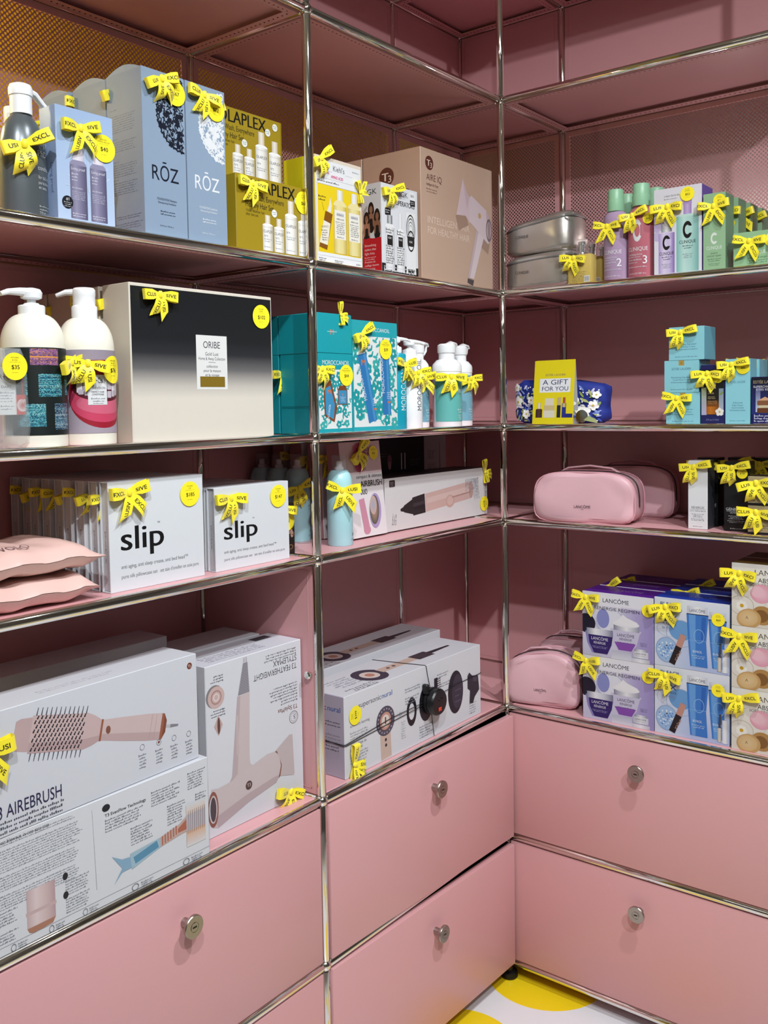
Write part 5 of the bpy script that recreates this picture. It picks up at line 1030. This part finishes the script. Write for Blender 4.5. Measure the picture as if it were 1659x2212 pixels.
def airbrush_front(t, w, h):
    p = Pr(w, h, base='#e0e2ea'); t3logo(p, .960, .90, .014, '#7a3d2c', '#ead9d0'); an = math.radians(-13.2); ca, sa = math.cos(an), math.sin(an)
    T = lambda a, b: (.145 + (a * ca - b * sa) / w, .770 + (a * sa + b * ca) / h)
    def poly(pts, c): p.g([T(a, b) for a, b in pts], c)
    def ln(a0, b0, a1, b1, th, c, th2=None): (x0, y0), (x1, y1) = T(a0, b0), T(a1, b1); p.line(x0, y0, x1, y1, th, c, th2)
    poly([(-.002, .020), (.006, .024), (.030, .026), (.030, -.026), (.006, -.024), (-.002, -.020)], '#cbb0b0'); poly([(.026, .0285), (.128, .0285), (.142, .024), (.156, .017), (.156, -.017), (.142, -.024), (.128, -.0285), (.026, -.0285)], '#d6bbba'); poly([(.026, -.012), (.128, -.012), (.156, -.008), (.156, -.017), (.142, -.024), (.128, -.0285), (.026, -.0285)], '#c6a9aa')
    poly([(.156, .0175), (.160, .0175), (.160, -.0175), (.156, -.0175)], '#a3644e'); poly([(.160, .0165), (.20, .0195), (.255, .0225), (.284, .0225), (.284, -.0225), (.255, -.0225), (.20, -.0195), (.160, -.0165)], '#dac2c1'); poly([(.160, -.006), (.284, -.009), (.284, -.0225), (.255, -.0225), (.20, -.0195), (.160, -.0165)], '#c9adae')
    poly([(.284, .0225), (.290, .0215), (.290, -.0215), (.284, -.0225)], '#a3644e'); poly([(.290, .0205), (.296, .010), (.296, -.010), (.290, -.0205)], '#8a4f3c'); ln(.296, 0, .306, 0, .012, '#c9c6cc'); ln(.306, 0, .324, .001, .014, '#8f8a92', .008); x, y = T(.172, .0); p.e(x, y, .011, '#8a5848', ry=.035); ln(.262, .021, .262, -.021, .0012, '#b59a9a'); ln(.272, .021, .272, -.021, .0012, '#b59a9a'); n0 = p.n
    for j in range(8):
        for i in range(13):
            a = .031 + .0072 * i + (.0036 if j % 2 else 0); b = -.024 + .0068 * j; p.n = n0; ln(a, b, a + .0016, b + .0042, .0052, '#35323c'); x, y = T(a, b); p.n = n0 + 1; p.e(x, y, .0036, '#26242c', n=7)
    for i in range(12):
        a = .032 + .0083 * i; p.n = n0 + 2; ln(a, .028, a + .001, .040, .005, '#5a5864', .0025); ln(a, -.028, a - .001, -.040, .005, '#5a5864', .0025)
    for i, x in enumerate((.70, .785, .865, .945)): p.ring(x, .30 - .012 * i, .012, .12, '#6a6d78'); p.fine(x - .02, .225 - .012 * i, x + .02, 5, .028, '#7a7d88', al='c')
    p.e(.785, .291, .005, '#8a3a30'); p.t('T3 AIREBRUSH', .040, .150, .10, '#2e2c52', al='l', w=.285); p.fine(.06, .105, .335, 3, .04, '#4a4c58', rag=.1); p.put('printed_front', t, on_front(w))
def brush_carton(s, f, z, w, label, rot=0, h=.177, d=.088, name='hot_brush_box'):
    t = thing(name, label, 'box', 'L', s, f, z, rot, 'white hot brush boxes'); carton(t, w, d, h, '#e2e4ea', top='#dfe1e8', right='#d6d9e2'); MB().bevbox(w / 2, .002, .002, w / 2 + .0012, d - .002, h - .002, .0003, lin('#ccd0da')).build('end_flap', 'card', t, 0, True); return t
t = brush_carton(-1.274, -.002, gz(2) + .003, .432, 'lower white hot brush box showing its text-covered back'); airbrush_back(t, .432, .177, .088)
t = brush_carton(-1.281, .002, gz(2) + .1806, .424, 'upper white hot brush box picturing a pink paddle brush', 1.6, .189, .086); airbrush_front(t, .424, .189); bow(t, -.205, -.002, .135, 2, -14, 0, 1.25); p = Pr(.30, .086); p.fine(.2, .4, .7, 2, .1, '#b9b4c0'); p.put('printed_top', t, on_top(.30, .189))
brush_carton(-1.182, .205, gz(2), .424, 'lower white hot brush box in the dark back row'); brush_carton(-1.186, .205, gz(2) + .1776, .424, 'upper white hot brush box in the dark back row')

t = thing('hair_dryer_box', 'white box with upside-down picture of a pink hair dryer', 'box', 'L', -.8895, .042, gz(2)); w, d, h = .262, .095, .327; carton(t, w, d, h, '#e4e5ec', top='#e0e1ea', right='#c9cddc'); MB().bevbox(w / 2, .002, .002, w / 2 + .0012, d - .002, h - .002, .0003, lin('#c6c9da')).build('end_flap', 'card', t, 0, True)
p = Pr(w, h, base='#e6e7ee')
p.t('T3 FEATHERWEIGHT', .945, .862, .036, '#23242e', w=.47, al='l', rot=180); p.t('STYLEMAX', .945, .912, .036, '#23242e', w=.26, al='l', rot=180); p.fine(.94, .925, 1.30, 3, .017, TXT, rot=180); p.t('T3 StyleMax', .945, .60, .028, '#7a4636', w=.22, al='l', rot=180, b=.01); p.fine(.945, .63, 1.13, 2, .018, TXT, rot=180); p.fine(.945, .668, 1.25, 5, .018, TXT, rot=180); p.ring(.90, .52, .050, .10, '#7a6a6a'); p.ring(.90, .52, .034, .08, '#9a8a8a'); p.t('S', .908, .534, .026, TXT, rot=180)
p.fine(.17, .90, .17 + .12, 3, .016, TXT, rot=180); p.e(.085, .815, .083, '#8f8a8c'); p.e(.10, .808, .080, '#d9bcb8'); p.ring(.10, .808, .052, .2, '#b58f8a'); p.ring(.10, .808, .028, .3, '#f0e2e0'); p.fine(.18, .70, .18 + .13, 3, .016, TXT, rot=180); p.e(.115, .64, .042, '#d2b3ae', ry=.060, n=4); p.e(.118, .638, .014, '#6a4a48', ry=.050, n=10)
p.bands(.375, .945, .41, .99, ['#b9b4ba', '#dcd9de', '#b4aeb6']); p.g([(.37, .955), (.415, .957), (.43, .775), (.31, .765)], '#d8d6dc'); n0 = p.n
for k in range(19): p.n = n0; p.line(.368 - .0030 * k, .952 - .0096 * k, .416 + .0007 * k, .954 - .0096 * k, .010, '#8a8690')
p.g([(.305, .77), (.43, .775), (.415, .40), (.42, .345), (.46, .31), (.20, .27), (.235, .31)], '#d9c9ca'); p.g([(.305, .77), (.335, .772), (.29, .31), (.20, .27), (.235, .31)], '#c9b6b9'); p.rr(.285, .42, .31, .66, .012, '#d3c0c2')
p.g([(.03, .285), (.10, .275), (.24, .285), (.44, .325), (.60, .355), (.68, .352), (.725, .32), (.745, .25), (.735, .195), (.69, .155), (.40, .115), (.09, .045), (.04, .06)], '#dacacc'); p.g([(.09, .045), (.40, .115), (.69, .155), (.735, .195), (.66, .195), (.38, .165), (.05, .11)], '#c6b2b6'); p.g([(.68, .352), (.705, .348), (.755, .25), (.735, .185), (.715, .175), (.745, .25), (.725, .32)], '#8f5a4a'); p.g([(.69, .355), (.845, .42), (.88, .415), (.895, .165), (.885, .155), (.735, .185), (.755, .25), (.705, .348)], '#d0c0c2')
p.ring(.045, .165, .05, .22, '#9a5f52', ry=.105); p.e(.045, .165, .028, '#5a4a50', ry=.072); p.e(.40, .215, .034, '#5e4644'); p.t('T3', .40, .207, .02, '#e6d6d4', w=.036); p.put('printed_front', t, on_front(w)); bow(t, .085, -.002, .022, 1, -28, 0, 1.1)
p = Pr(w, d); p.fine(.1, .5, .7, 4, .1, '#8a8794'); p.r(.74, .66, .92, .9, '#4a4a52'); p.put('printed_top', t, on_top(w, h))
t = thing('hair_dryer_box', 'white hair dryer box in the dark behind the upside-down one', 'box', 'L', -.868, .150, gz(2)); carton(t, .195, .11, .326, '#e4e5ec')

def supersonic(s, f, label):
    w, d, h = .552, .135, .181
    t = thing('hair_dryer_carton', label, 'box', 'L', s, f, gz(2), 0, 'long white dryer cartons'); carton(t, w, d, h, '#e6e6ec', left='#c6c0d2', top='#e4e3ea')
    p = Pr(w, h, base='#e9e9ef'); p.t('supersonic', .09, .80, .065, '#3a3c4a', al='l', w=.145); p.t('nural', .24, .80, .065, '#3b62b0', al='l', w=.07, b=.01)
    for i, s_ in enumerate(('Styling', 'accessory learning')): p.t(s_, .035, .66 - .06 * i, .035, TXT, al='l', wmax=.14)
    p.fine(.035, .52, .15, 3, .035, '#8a8d98'); p.t('Aprendizaje de', .035, .36, .035, TXT, al='l', w=.10); p.t('accesorios', .035, .31, .035, TXT, al='l', w=.075); p.fine(.035, .26, .15, 4, .035, '#8a8d98')
    p.line(.265, .02, .26, .34, .07, '#dcc0b2'); p.ring(.262, .50, .062, .42, '#5a5262'); p.e(.262, .50, .037, '#d8a090', ry=None); p.e(.262, .50, .026, '#f4e6de'); p.line(.262, .46, .262, .55, .008, '#8a3a2a'); p.e(.262, .26, .007, '#3a3440'); p.e(.263, .19, .007, '#3a3440')
    for k in range(18): a = 2 * math.pi * k / 18; p.e(.262 + .05 * math.cos(a), .50 + .05 * math.sin(a) * w / h, .004, '#b9b4c0', n=6); p.n -= 1
    p.t('D', .365, .475, .05, '#a0a0a8'); p.fine(.37, .38, .40, 8, .03, '#b4b4bc'); p.ring(.445, .47, .036, .42, '#1c1a22', ry=.19, n=20)
    p.fine(.40, .78, .51, 2, .035, '#8a8d98'); p.fine(.40, .66, .50, 3, .035, '#8a8d98'); p.fine(.64, .80, .73, 2, .035, '#8a8d98'); p.fine(.64, .66, .75, 2, .035, '#8a8d98'); p.fine(.90, .20, .96, 5, .035, '#8a8d98'); p.fine(.50, .20, .60, 5, .035, '#8a8d98')
    p.e(.785, .47, .062, '#1e1b28', ry=.30, n=26); p.e(.80, .47, .044, '#3a3546', ry=.24, n=24)
    for k in range(14): p.e(.785 + .012 * (k % 4), .33 + .08 * (k // 3.5 // 1), .004, '#6a6478', n=6)
    p.g([(.885, .62), (.90, .66), (.925, .60), (.975, .57), (.985, .36), (.945, .28), (.93, .20), (.90, .22), (.905, .40), (.885, .44)], '#2a2534'); p.line(.93, .55, .965, .52, .02, '#4a4458')
    p.e(.55, .50, .05, '#211e28', ry=.24); p.r(.615, .62, .64, .78, '#211e28')
    for k in range(6): p.line(.63, .60 + .03 * k, .665, .61 + .03 * k, .003, '#211e28')
    p.put('printed_front', t, on_front(w))
    p = Pr(w, d); p.ring(.30, .45, .082, .45, '#4a4252'); p.e(.30, .45, .045, '#e8d4cc'); p.e(.30, .45, .022, '#c98a78'); p.g([(.37, .56), (.62, .56), (.62, .36), (.37, .36)], '#d9bcae'); p.g([(.62, .60), (.74, .60), (.74, .32), (.62, .32)], '#4a4048'); p.g([(.74, .52), (.90, .49), (.90, .43), (.74, .40)], '#3a3238'); p.e(.43, .46, .009, '#4a4048'); p.e(.47, .46, .009, '#4a4048'); p.fine(.06, .70, .22, 5, .09, '#a4a4b0', al='r'); p.fine(.06, .18, .24, 3, .06, TXT, al='r'); p.put('printed_top', t, on_top(w, h))
    p = Pr(d, h); p.t('supersonic', .62, .80, .065, '#3a3c4a', al='r', w=.55); p.t('nural', .65, .80, .065, '#3b62b0', al='l', w=.27, b=.01); p.fine(.55, .66, .9, 2, .04, TXT); p.fine(.55, .50, .9, 3, .04, GR); p.fine(.5, .36, .9, 2, .04, TXT); p.put('printed_side', t, on_left(w, d)); return t
t = supersonic(-.3765, .018, 'long white hair dryer carton with black security puck and cords, priced 399'); sticker(t, -.240, .133, .021, 'DYSON', '$399', rot=90); bow(t, -.252, -.003, .028, 3, 62, 0, 1.15)
supersonic(-.300, .196, 'long white hair dryer carton in the dim row behind the corded one')
g = thing('security_tag', 'round black security puck on thin cords around the long white carton', 'security tag', 'L', -.335, .018, gz(2) + .094); mat('cord_black', '#1a191d', .5); mat('red_plastic', '#c8402a', .4)
k = MB(); k.lathe([(.020, 0), (.031, .002), (.033, .006), (.033, .012), (.030, .013), (.030, .017), (.032, .018), (.032, .028), (.029, .032), (.010, .033)], 40); k.build('puck', 'black_plastic', g, SM).rotation_euler = (math.pi / 2, 0, 0)
MB().bevbox(-.030, -.016, .022, -.019, -.001, .046, .002).build('clip', 'black_plastic', g); MB().bevbox(-.008, -.0345, -.020, .004, -.0325, -.011, .0008).build('red_window', 'red_plastic', g); MB().bevbox(-.004, -.0345, .004, .010, -.0325, .010, .001).build('latch', 'black_plastic', g)
for nm, pts in (('cord', [(0, -.004, .03), (-.006, -.0015, .06), (-.012, -.0012, .0862), (-.014, .0010, .0882), (-.03, .06, .0882), (-.046, .1365, .0878)]), ('cord', [(.004, -.004, -.03), (.012, -.0015, -.06), (.018, -.0012, -.0925)]),
                ('cord', [(-.03, -.004, -.004), (-.12, -.0018, -.010), (-.3165, -.0016, -.020), (-.3195, .001, -.020), (-.3195, .13, -.012)]), ('cord', [(-.03, -.004, .002), (-.15, -.0018, -.002), (-.3165, -.0016, -.017), (-.3198, .001, -.017), (-.3196, .13, -.020)]), ('cord', [(.03, -.004, .004), (.12, -.0018, .010), (.2345, -.0016, .012), (.2375, .001, .012), (.2375, .13, .012)])):
    MB().tube(pts, .0008, 6).build(nm, 'cord_black', g, 1.2)

# ---------------------------------------------------------------- bottom shelf, short side
vanity(.086, .028, gz(2) + .003, 'soft pink cosmetic case, front one beside the purple cream sets', .205, .10, .130, 10, 1); vanity(.100, .165, gz(2) + .003, 'soft pink cosmetic case standing behind another beside the purple cream sets', .190, .10, .150, 7, 0, False)
def renergie(s, f, z, label, face, ribbon):
    w, d, h = .187, .092, .1635
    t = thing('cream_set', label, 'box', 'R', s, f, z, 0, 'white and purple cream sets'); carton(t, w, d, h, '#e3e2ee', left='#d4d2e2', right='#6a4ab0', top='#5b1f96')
    if face:
        p = Pr(w, h); p.r(0, 0, 1, 1, '#cfcbe4', '#eceaf4'); p.bands(.55, 0, 1, .8, ['#cfcbe4', '#b4a8d6', '#9f90ca']); p.r(0, .8, 1, 1, '#eeedf5'); p.r(.55, .78, 1, .82, '#c9c0e0', '#eeedf5'); p.e(.40, .55, .21, '#c3c6e0', ry=.22, n=30); p.e(.40, .57, .185, '#e9e9f4', ry=.19, n=30); p.e(.30, .60, .09, '#8f94d0', ry=.15); p.e(.05, .50, .14, '#15142c', ry=.15, n=24); p.t('LANCÔME', .48, .855, .062, '#2a2a3e', w=.37); p.t('RÉNERGIE REGIMEN', .49, .735, .05, '#2a2a3e', w=.64)
        p.r(.42, .0, .70, .13, '#e4e4ee', '#c6c6d8'); p.g([(.40, .47), (.42, .42), (.45, .25), (.52, .14), (.70, .14), (.77, .25), (.81, .42), (.84, .47)], '#d2cde6'); p.g([(.46, .27), (.52, .15), (.70, .15), (.76, .27)], '#8a4fb0'); p.bands(.45, .45, .81, .53, ['#8a8aa0', '#f4f4f8', '#9a9ab0']); p.e(.62, .56, .19, '#f0eff5', ry=.05); p.g([(.46, .57), (.54, .64), (.58, .70), (.64, .655), (.78, .60), (.80, .56), (.62, .53)], '#f5f3f6'); p.t('LANCÔME', .62, .36, .045, '#3a2a4e', w=.24); p.t('RÉNERGIE', .62, .305, .034, '#3a2a4e', w=.17); p.fine(.50, .27, .74, 1, .02, '#4a3a5e', al='c')
        p.g([(.06, .35), (.08, .20), (.16, .05), (.36, .05), (.42, .20), (.44, .35)], '#33206a'); p.g([(.04, .38), (.07, .20), (.14, .05), (.17, .05), (.10, .20), (.08, .37)], '#8f88c4'); p.bands(.06, .33, .44, .43, ['#8a8aa4', '#f6f6fa', '#d4d4e2', '#7a7a96']); p.t('LANCÔME', .25, .255, .045, '#eceaf6', w=.24); p.t('RÉNERGIE', .25, .195, .036, '#eceaf6', w=.17); p.fine(.14, .15, .36, 2, .02, '#b4aede', al='c')
        p.bands(.72, .07, .93, .17, ['#c2c2ce', '#f4f4f8', '#d2d2de']); p.bands(.74, .17, .91, .205, ['#8f8fa4', '#f0f0f4', '#9a9aae']); p.t('LANCÔME', .825, .125, .024, TXT, w=.15); p.fine(.76, .10, .89, 1, .02, GR, al='c'); p.bands(.70, .0, .95, .06, ['#d2d2de', '#f4f4f8', '#c4c4d2']); p.fine(.82, .30, .92, 3, .02, '#7a74a0'); p.put('printed_front', t, on_front(w))
    else: bow(t, -.07, .004, h - .004, ribbon, 10, 0, 1.0)
    p = Pr(w, d); p.t('LANCÔME', .58, .42, .20, '#a884cc', w=.36); p.put('printed_top', t, on_top(w, h))
    if face: bow(t, -.082, -.002, h - .014, ribbon, -16, 0, 1.05); sticker(t, .080, h - .032, .0155, 'LANCÔME', '$95')
    return t
def bifacil(s, f, z, label, face, ribbon):
    w, d, h = .179, .092, .1665
    t = thing('makeup_remover_set', label, 'box', 'R', s, f, z, 0, 'white and blue makeup remover sets'); carton(t, w, d, h, '#dfe5f2', left='#d0d8ea', right='#9fb4e0', top='#1c3fae')
    if face:
        p = Pr(w, h); p.r(0, 0, 1, 1, '#b9c6ec', '#e9edf6'); p.bands(0, .0, .5, .6, ['#dde3f2', '#d2dbf0', '#bccbee']); p.ring(.20, .55, .17, .06, '#b9c2d8', ry=.12); p.e(.36, .55, .16, '#6fa4da', ry=.15, n=26); p.ring(.36, .50, .20, .05, '#aab6d0', ry=.20); p.ring(.17, .24, .155, .10, '#9db2d6', ry=.19); p.e(.17, .24, .14, '#a4c4ea', ry=.17, n=26); q = random.Random(2); n0 = p.n
        for i in range(60): a, r_ = q.random() * 6.28, .12 * math.sqrt(q.random()); p.n = n0 + (i % 29) * .16; p.e(.17 + r_ * math.cos(a), .24 + r_ * 1.15 * math.sin(a), .012, q.choice(['#dfeaf8', '#5f8fd0', '#88b0e2', '#f0f5fb']), n=6)
        p.n = n0 + 7; p.t('BI-FACIL', .22, .885, .05, '#3a4a78', w=.27, b=.01); p.t('OVERLOAD', .22, .81, .05, '#6a7696', w=.32); p.line(.14, .79, .30, .79, .003, '#7a86a6'); p.t('2X', .22, .66, .085, '#2c4a96', w=.18); p.t('FULL-SIZE', .21, .61, .034, '#3a4a78', w=.18); p.t('BI-FACIL', .20, .545, .034, '#8a9ac6', w=.18)
        for x0, x1, y0, y1 in ((.44, .73, .06, .80), (.73, .965, .07, .75)):
            p.g([(x0, y1), (x1, y1), (x1 - .03, .42), (x1 - .01, y0), (x0 + .05, y0), (x0 + .02, .42)], '#3f7ed0'); p.g([(x0 + .03, y1), (x0 + .12, y1), (x0 + .12, y0), (x0 + .07, y0), (x0 + .045, .42)], '#6aa4e4'); p.g([(x1 - .09, y1 - .02), (x1 - .03, y1 - .02), (x1 - .05, .45), (x1 - .10, .45)], '#2f68be'); p.line(x0 + .02, .43, x1 - .03, .44, .004, '#8fc0ee'); p.ring((x0 + x1) / 2 + .02, .50, .07, .08, '#9cc8f0', ry=.10); p.bands(x0 + .01, y1 + .01, x1 - .01, y1 + .12, ['#c9ccda', '#f6f7fb', '#d4d7e4']); p.r(x0, y1, x1, y1 + .012, '#1a2440'); p.t('LANCÔME', (x0 + x1) / 2, y1 + .04, .042, '#3a4260', w=(x1 - x0) * .72); p.t('BI-FACIL', (x0 + x1) / 2, .26, .032, '#f2f6fb', w=.12); p.fine(x0 + .07, .21, x1 - .05, 2, .03, '#bcd6f2', al='c')
        p.line(.24, .05, .335, .31, .085, '#231a1e'); p.line(.335, .31, .40, .49, .085, '#c99484', .08); p.t('IDÔLE', .305, .10, .032, '#c99484', rot=62, al='l', w=.15); p.line(.875, .22, .885, .44, .03, '#4a4a58'); p.bands(.845, .04, .90, .24, ['#a89f94', '#e6e0d8', '#b4aa9e']); p.bands(.91, .03, .985, .36, ['#e0e2ea', '#fafafc', '#c9ccd8']); p.put('printed_front', t, on_front(w)); bow(t, -.060, -.002, h - .020, ribbon, 0, 0, 1.15); sticker(t, .064, h - .038, .0155, 'LANCÔME', '$60')
    else: bow(t, -.05, .004, h - .004, ribbon, 0)
    p = Pr(w, d); p.t('LANCÔME', .58, .42, .20, '#6f86d0', w=.36); p.put('printed_top', t, on_top(w, h)); return t
for r_ in range(3):
    for lv in range(2):
        lab = ('lower', 'upper')[lv]; wh = ('in the front row', 'in the second row back', 'in the back row')[r_]
        renergie(.305 + .002 * r_, .024 + .098 * r_, gz(2) + lv * .1637, '%s white and purple cream set, %s' % (lab, wh), r_ == 0, (0, 3, 1)[r_] if lv else 2); bifacil(.4905 + .002 * r_, .024 + .098 * r_, gz(2) + lv * .1668, '%s blue makeup remover set picturing two bottles, %s' % (lab, wh) if r_ == 0 else '%s blue-topped makeup remover set, %s' % (lab, wh), r_ == 0, (1, 0, 3)[r_] if lv else 4)
def absolue(z, f, label, face, ribbon):
    w, d, h = .142, .09, .1445
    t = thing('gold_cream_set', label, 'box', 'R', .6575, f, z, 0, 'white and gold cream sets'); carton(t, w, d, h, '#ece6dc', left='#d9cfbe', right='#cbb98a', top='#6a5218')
    if face:
        p = Pr(w, h); p.r(0, 0, 1, 1, '#e6ddd0', '#f3f0ec'); p.t('LANCÔME', .66, .83, .085, '#5a4a3a', w=.60); p.t('ABSOLUE', .62, .715, .07, INK, w=.42); p.t('SOFT CREAM REGIMEN', .62, .655, .045, '#4a3e34', w=.68); p.ring(.33, .50, .24, .03, '#d6cbbc', ry=.22); p.ring(.16, .33, .19, .06, '#c9bda8', ry=.16); p.e(.46, .54, .17, '#e9a0b4', ry=.15, n=24, c2='#f6cdd6'); p.e(.40, .57, .10, '#f4c4d0', ry=.09); p.flower(.16, .32, .085, '#f6f3ec', '#e0b42a', 7); p.e(.16, .325, .03, '#d8a81c'); p.e(.48, .20, .17, '#b98a4e', ry=.15, n=26); p.e(.46, .19, .11, '#8a5e30', ry=.10, n=20); p.e(.27, .13, .19, '#cfa468', ry=.155, n=26, rot=8); p.e(.26, .14, .155, '#dcb67e', ry=.125, n=26, rot=8, c2='#e9cc9c'); p.t('A', .24, .12, .05, '#8a6a3a')
        p.bands(.62, .0, 1, .36, ['#6a4416', '#c9963e', '#f0d490', '#a8742a']); p.bands(.60, .355, 1, .40, ['#5a3a12', '#d8ac58', '#8a5a20']); p.bands(.68, .40, 1, .45, ['#8a5e24', '#e6c684', '#9a6a2a']); p.t('LANCÔME', .82, .245, .04, '#5a3a14', w=.26); p.t('ABSOLUE', .82, .16, .04, '#5a3a14', w=.24); p.bands(.62, .10, 1, .12, ['#4a2e0e', '#b9863a', '#7a5020']); p.put('printed_front', t, on_front(w)); bow(t, -.052, -.002, h - .022, ribbon, -14, 0, 1.15)
    return t
for lv in range(3): absolue(gz(2) + lv * .1447, .018, '%s white and gold cream set of the front stack of three' % ('bottom', 'middle', 'top')[lv], True, (3, 0, 1)[lv])
for lv in range(3): absolue(gz(2) + lv * .1447, .112, '%s white and gold cream set of the stack behind' % ('bottom', 'middle', 'top')[lv], False, 0)
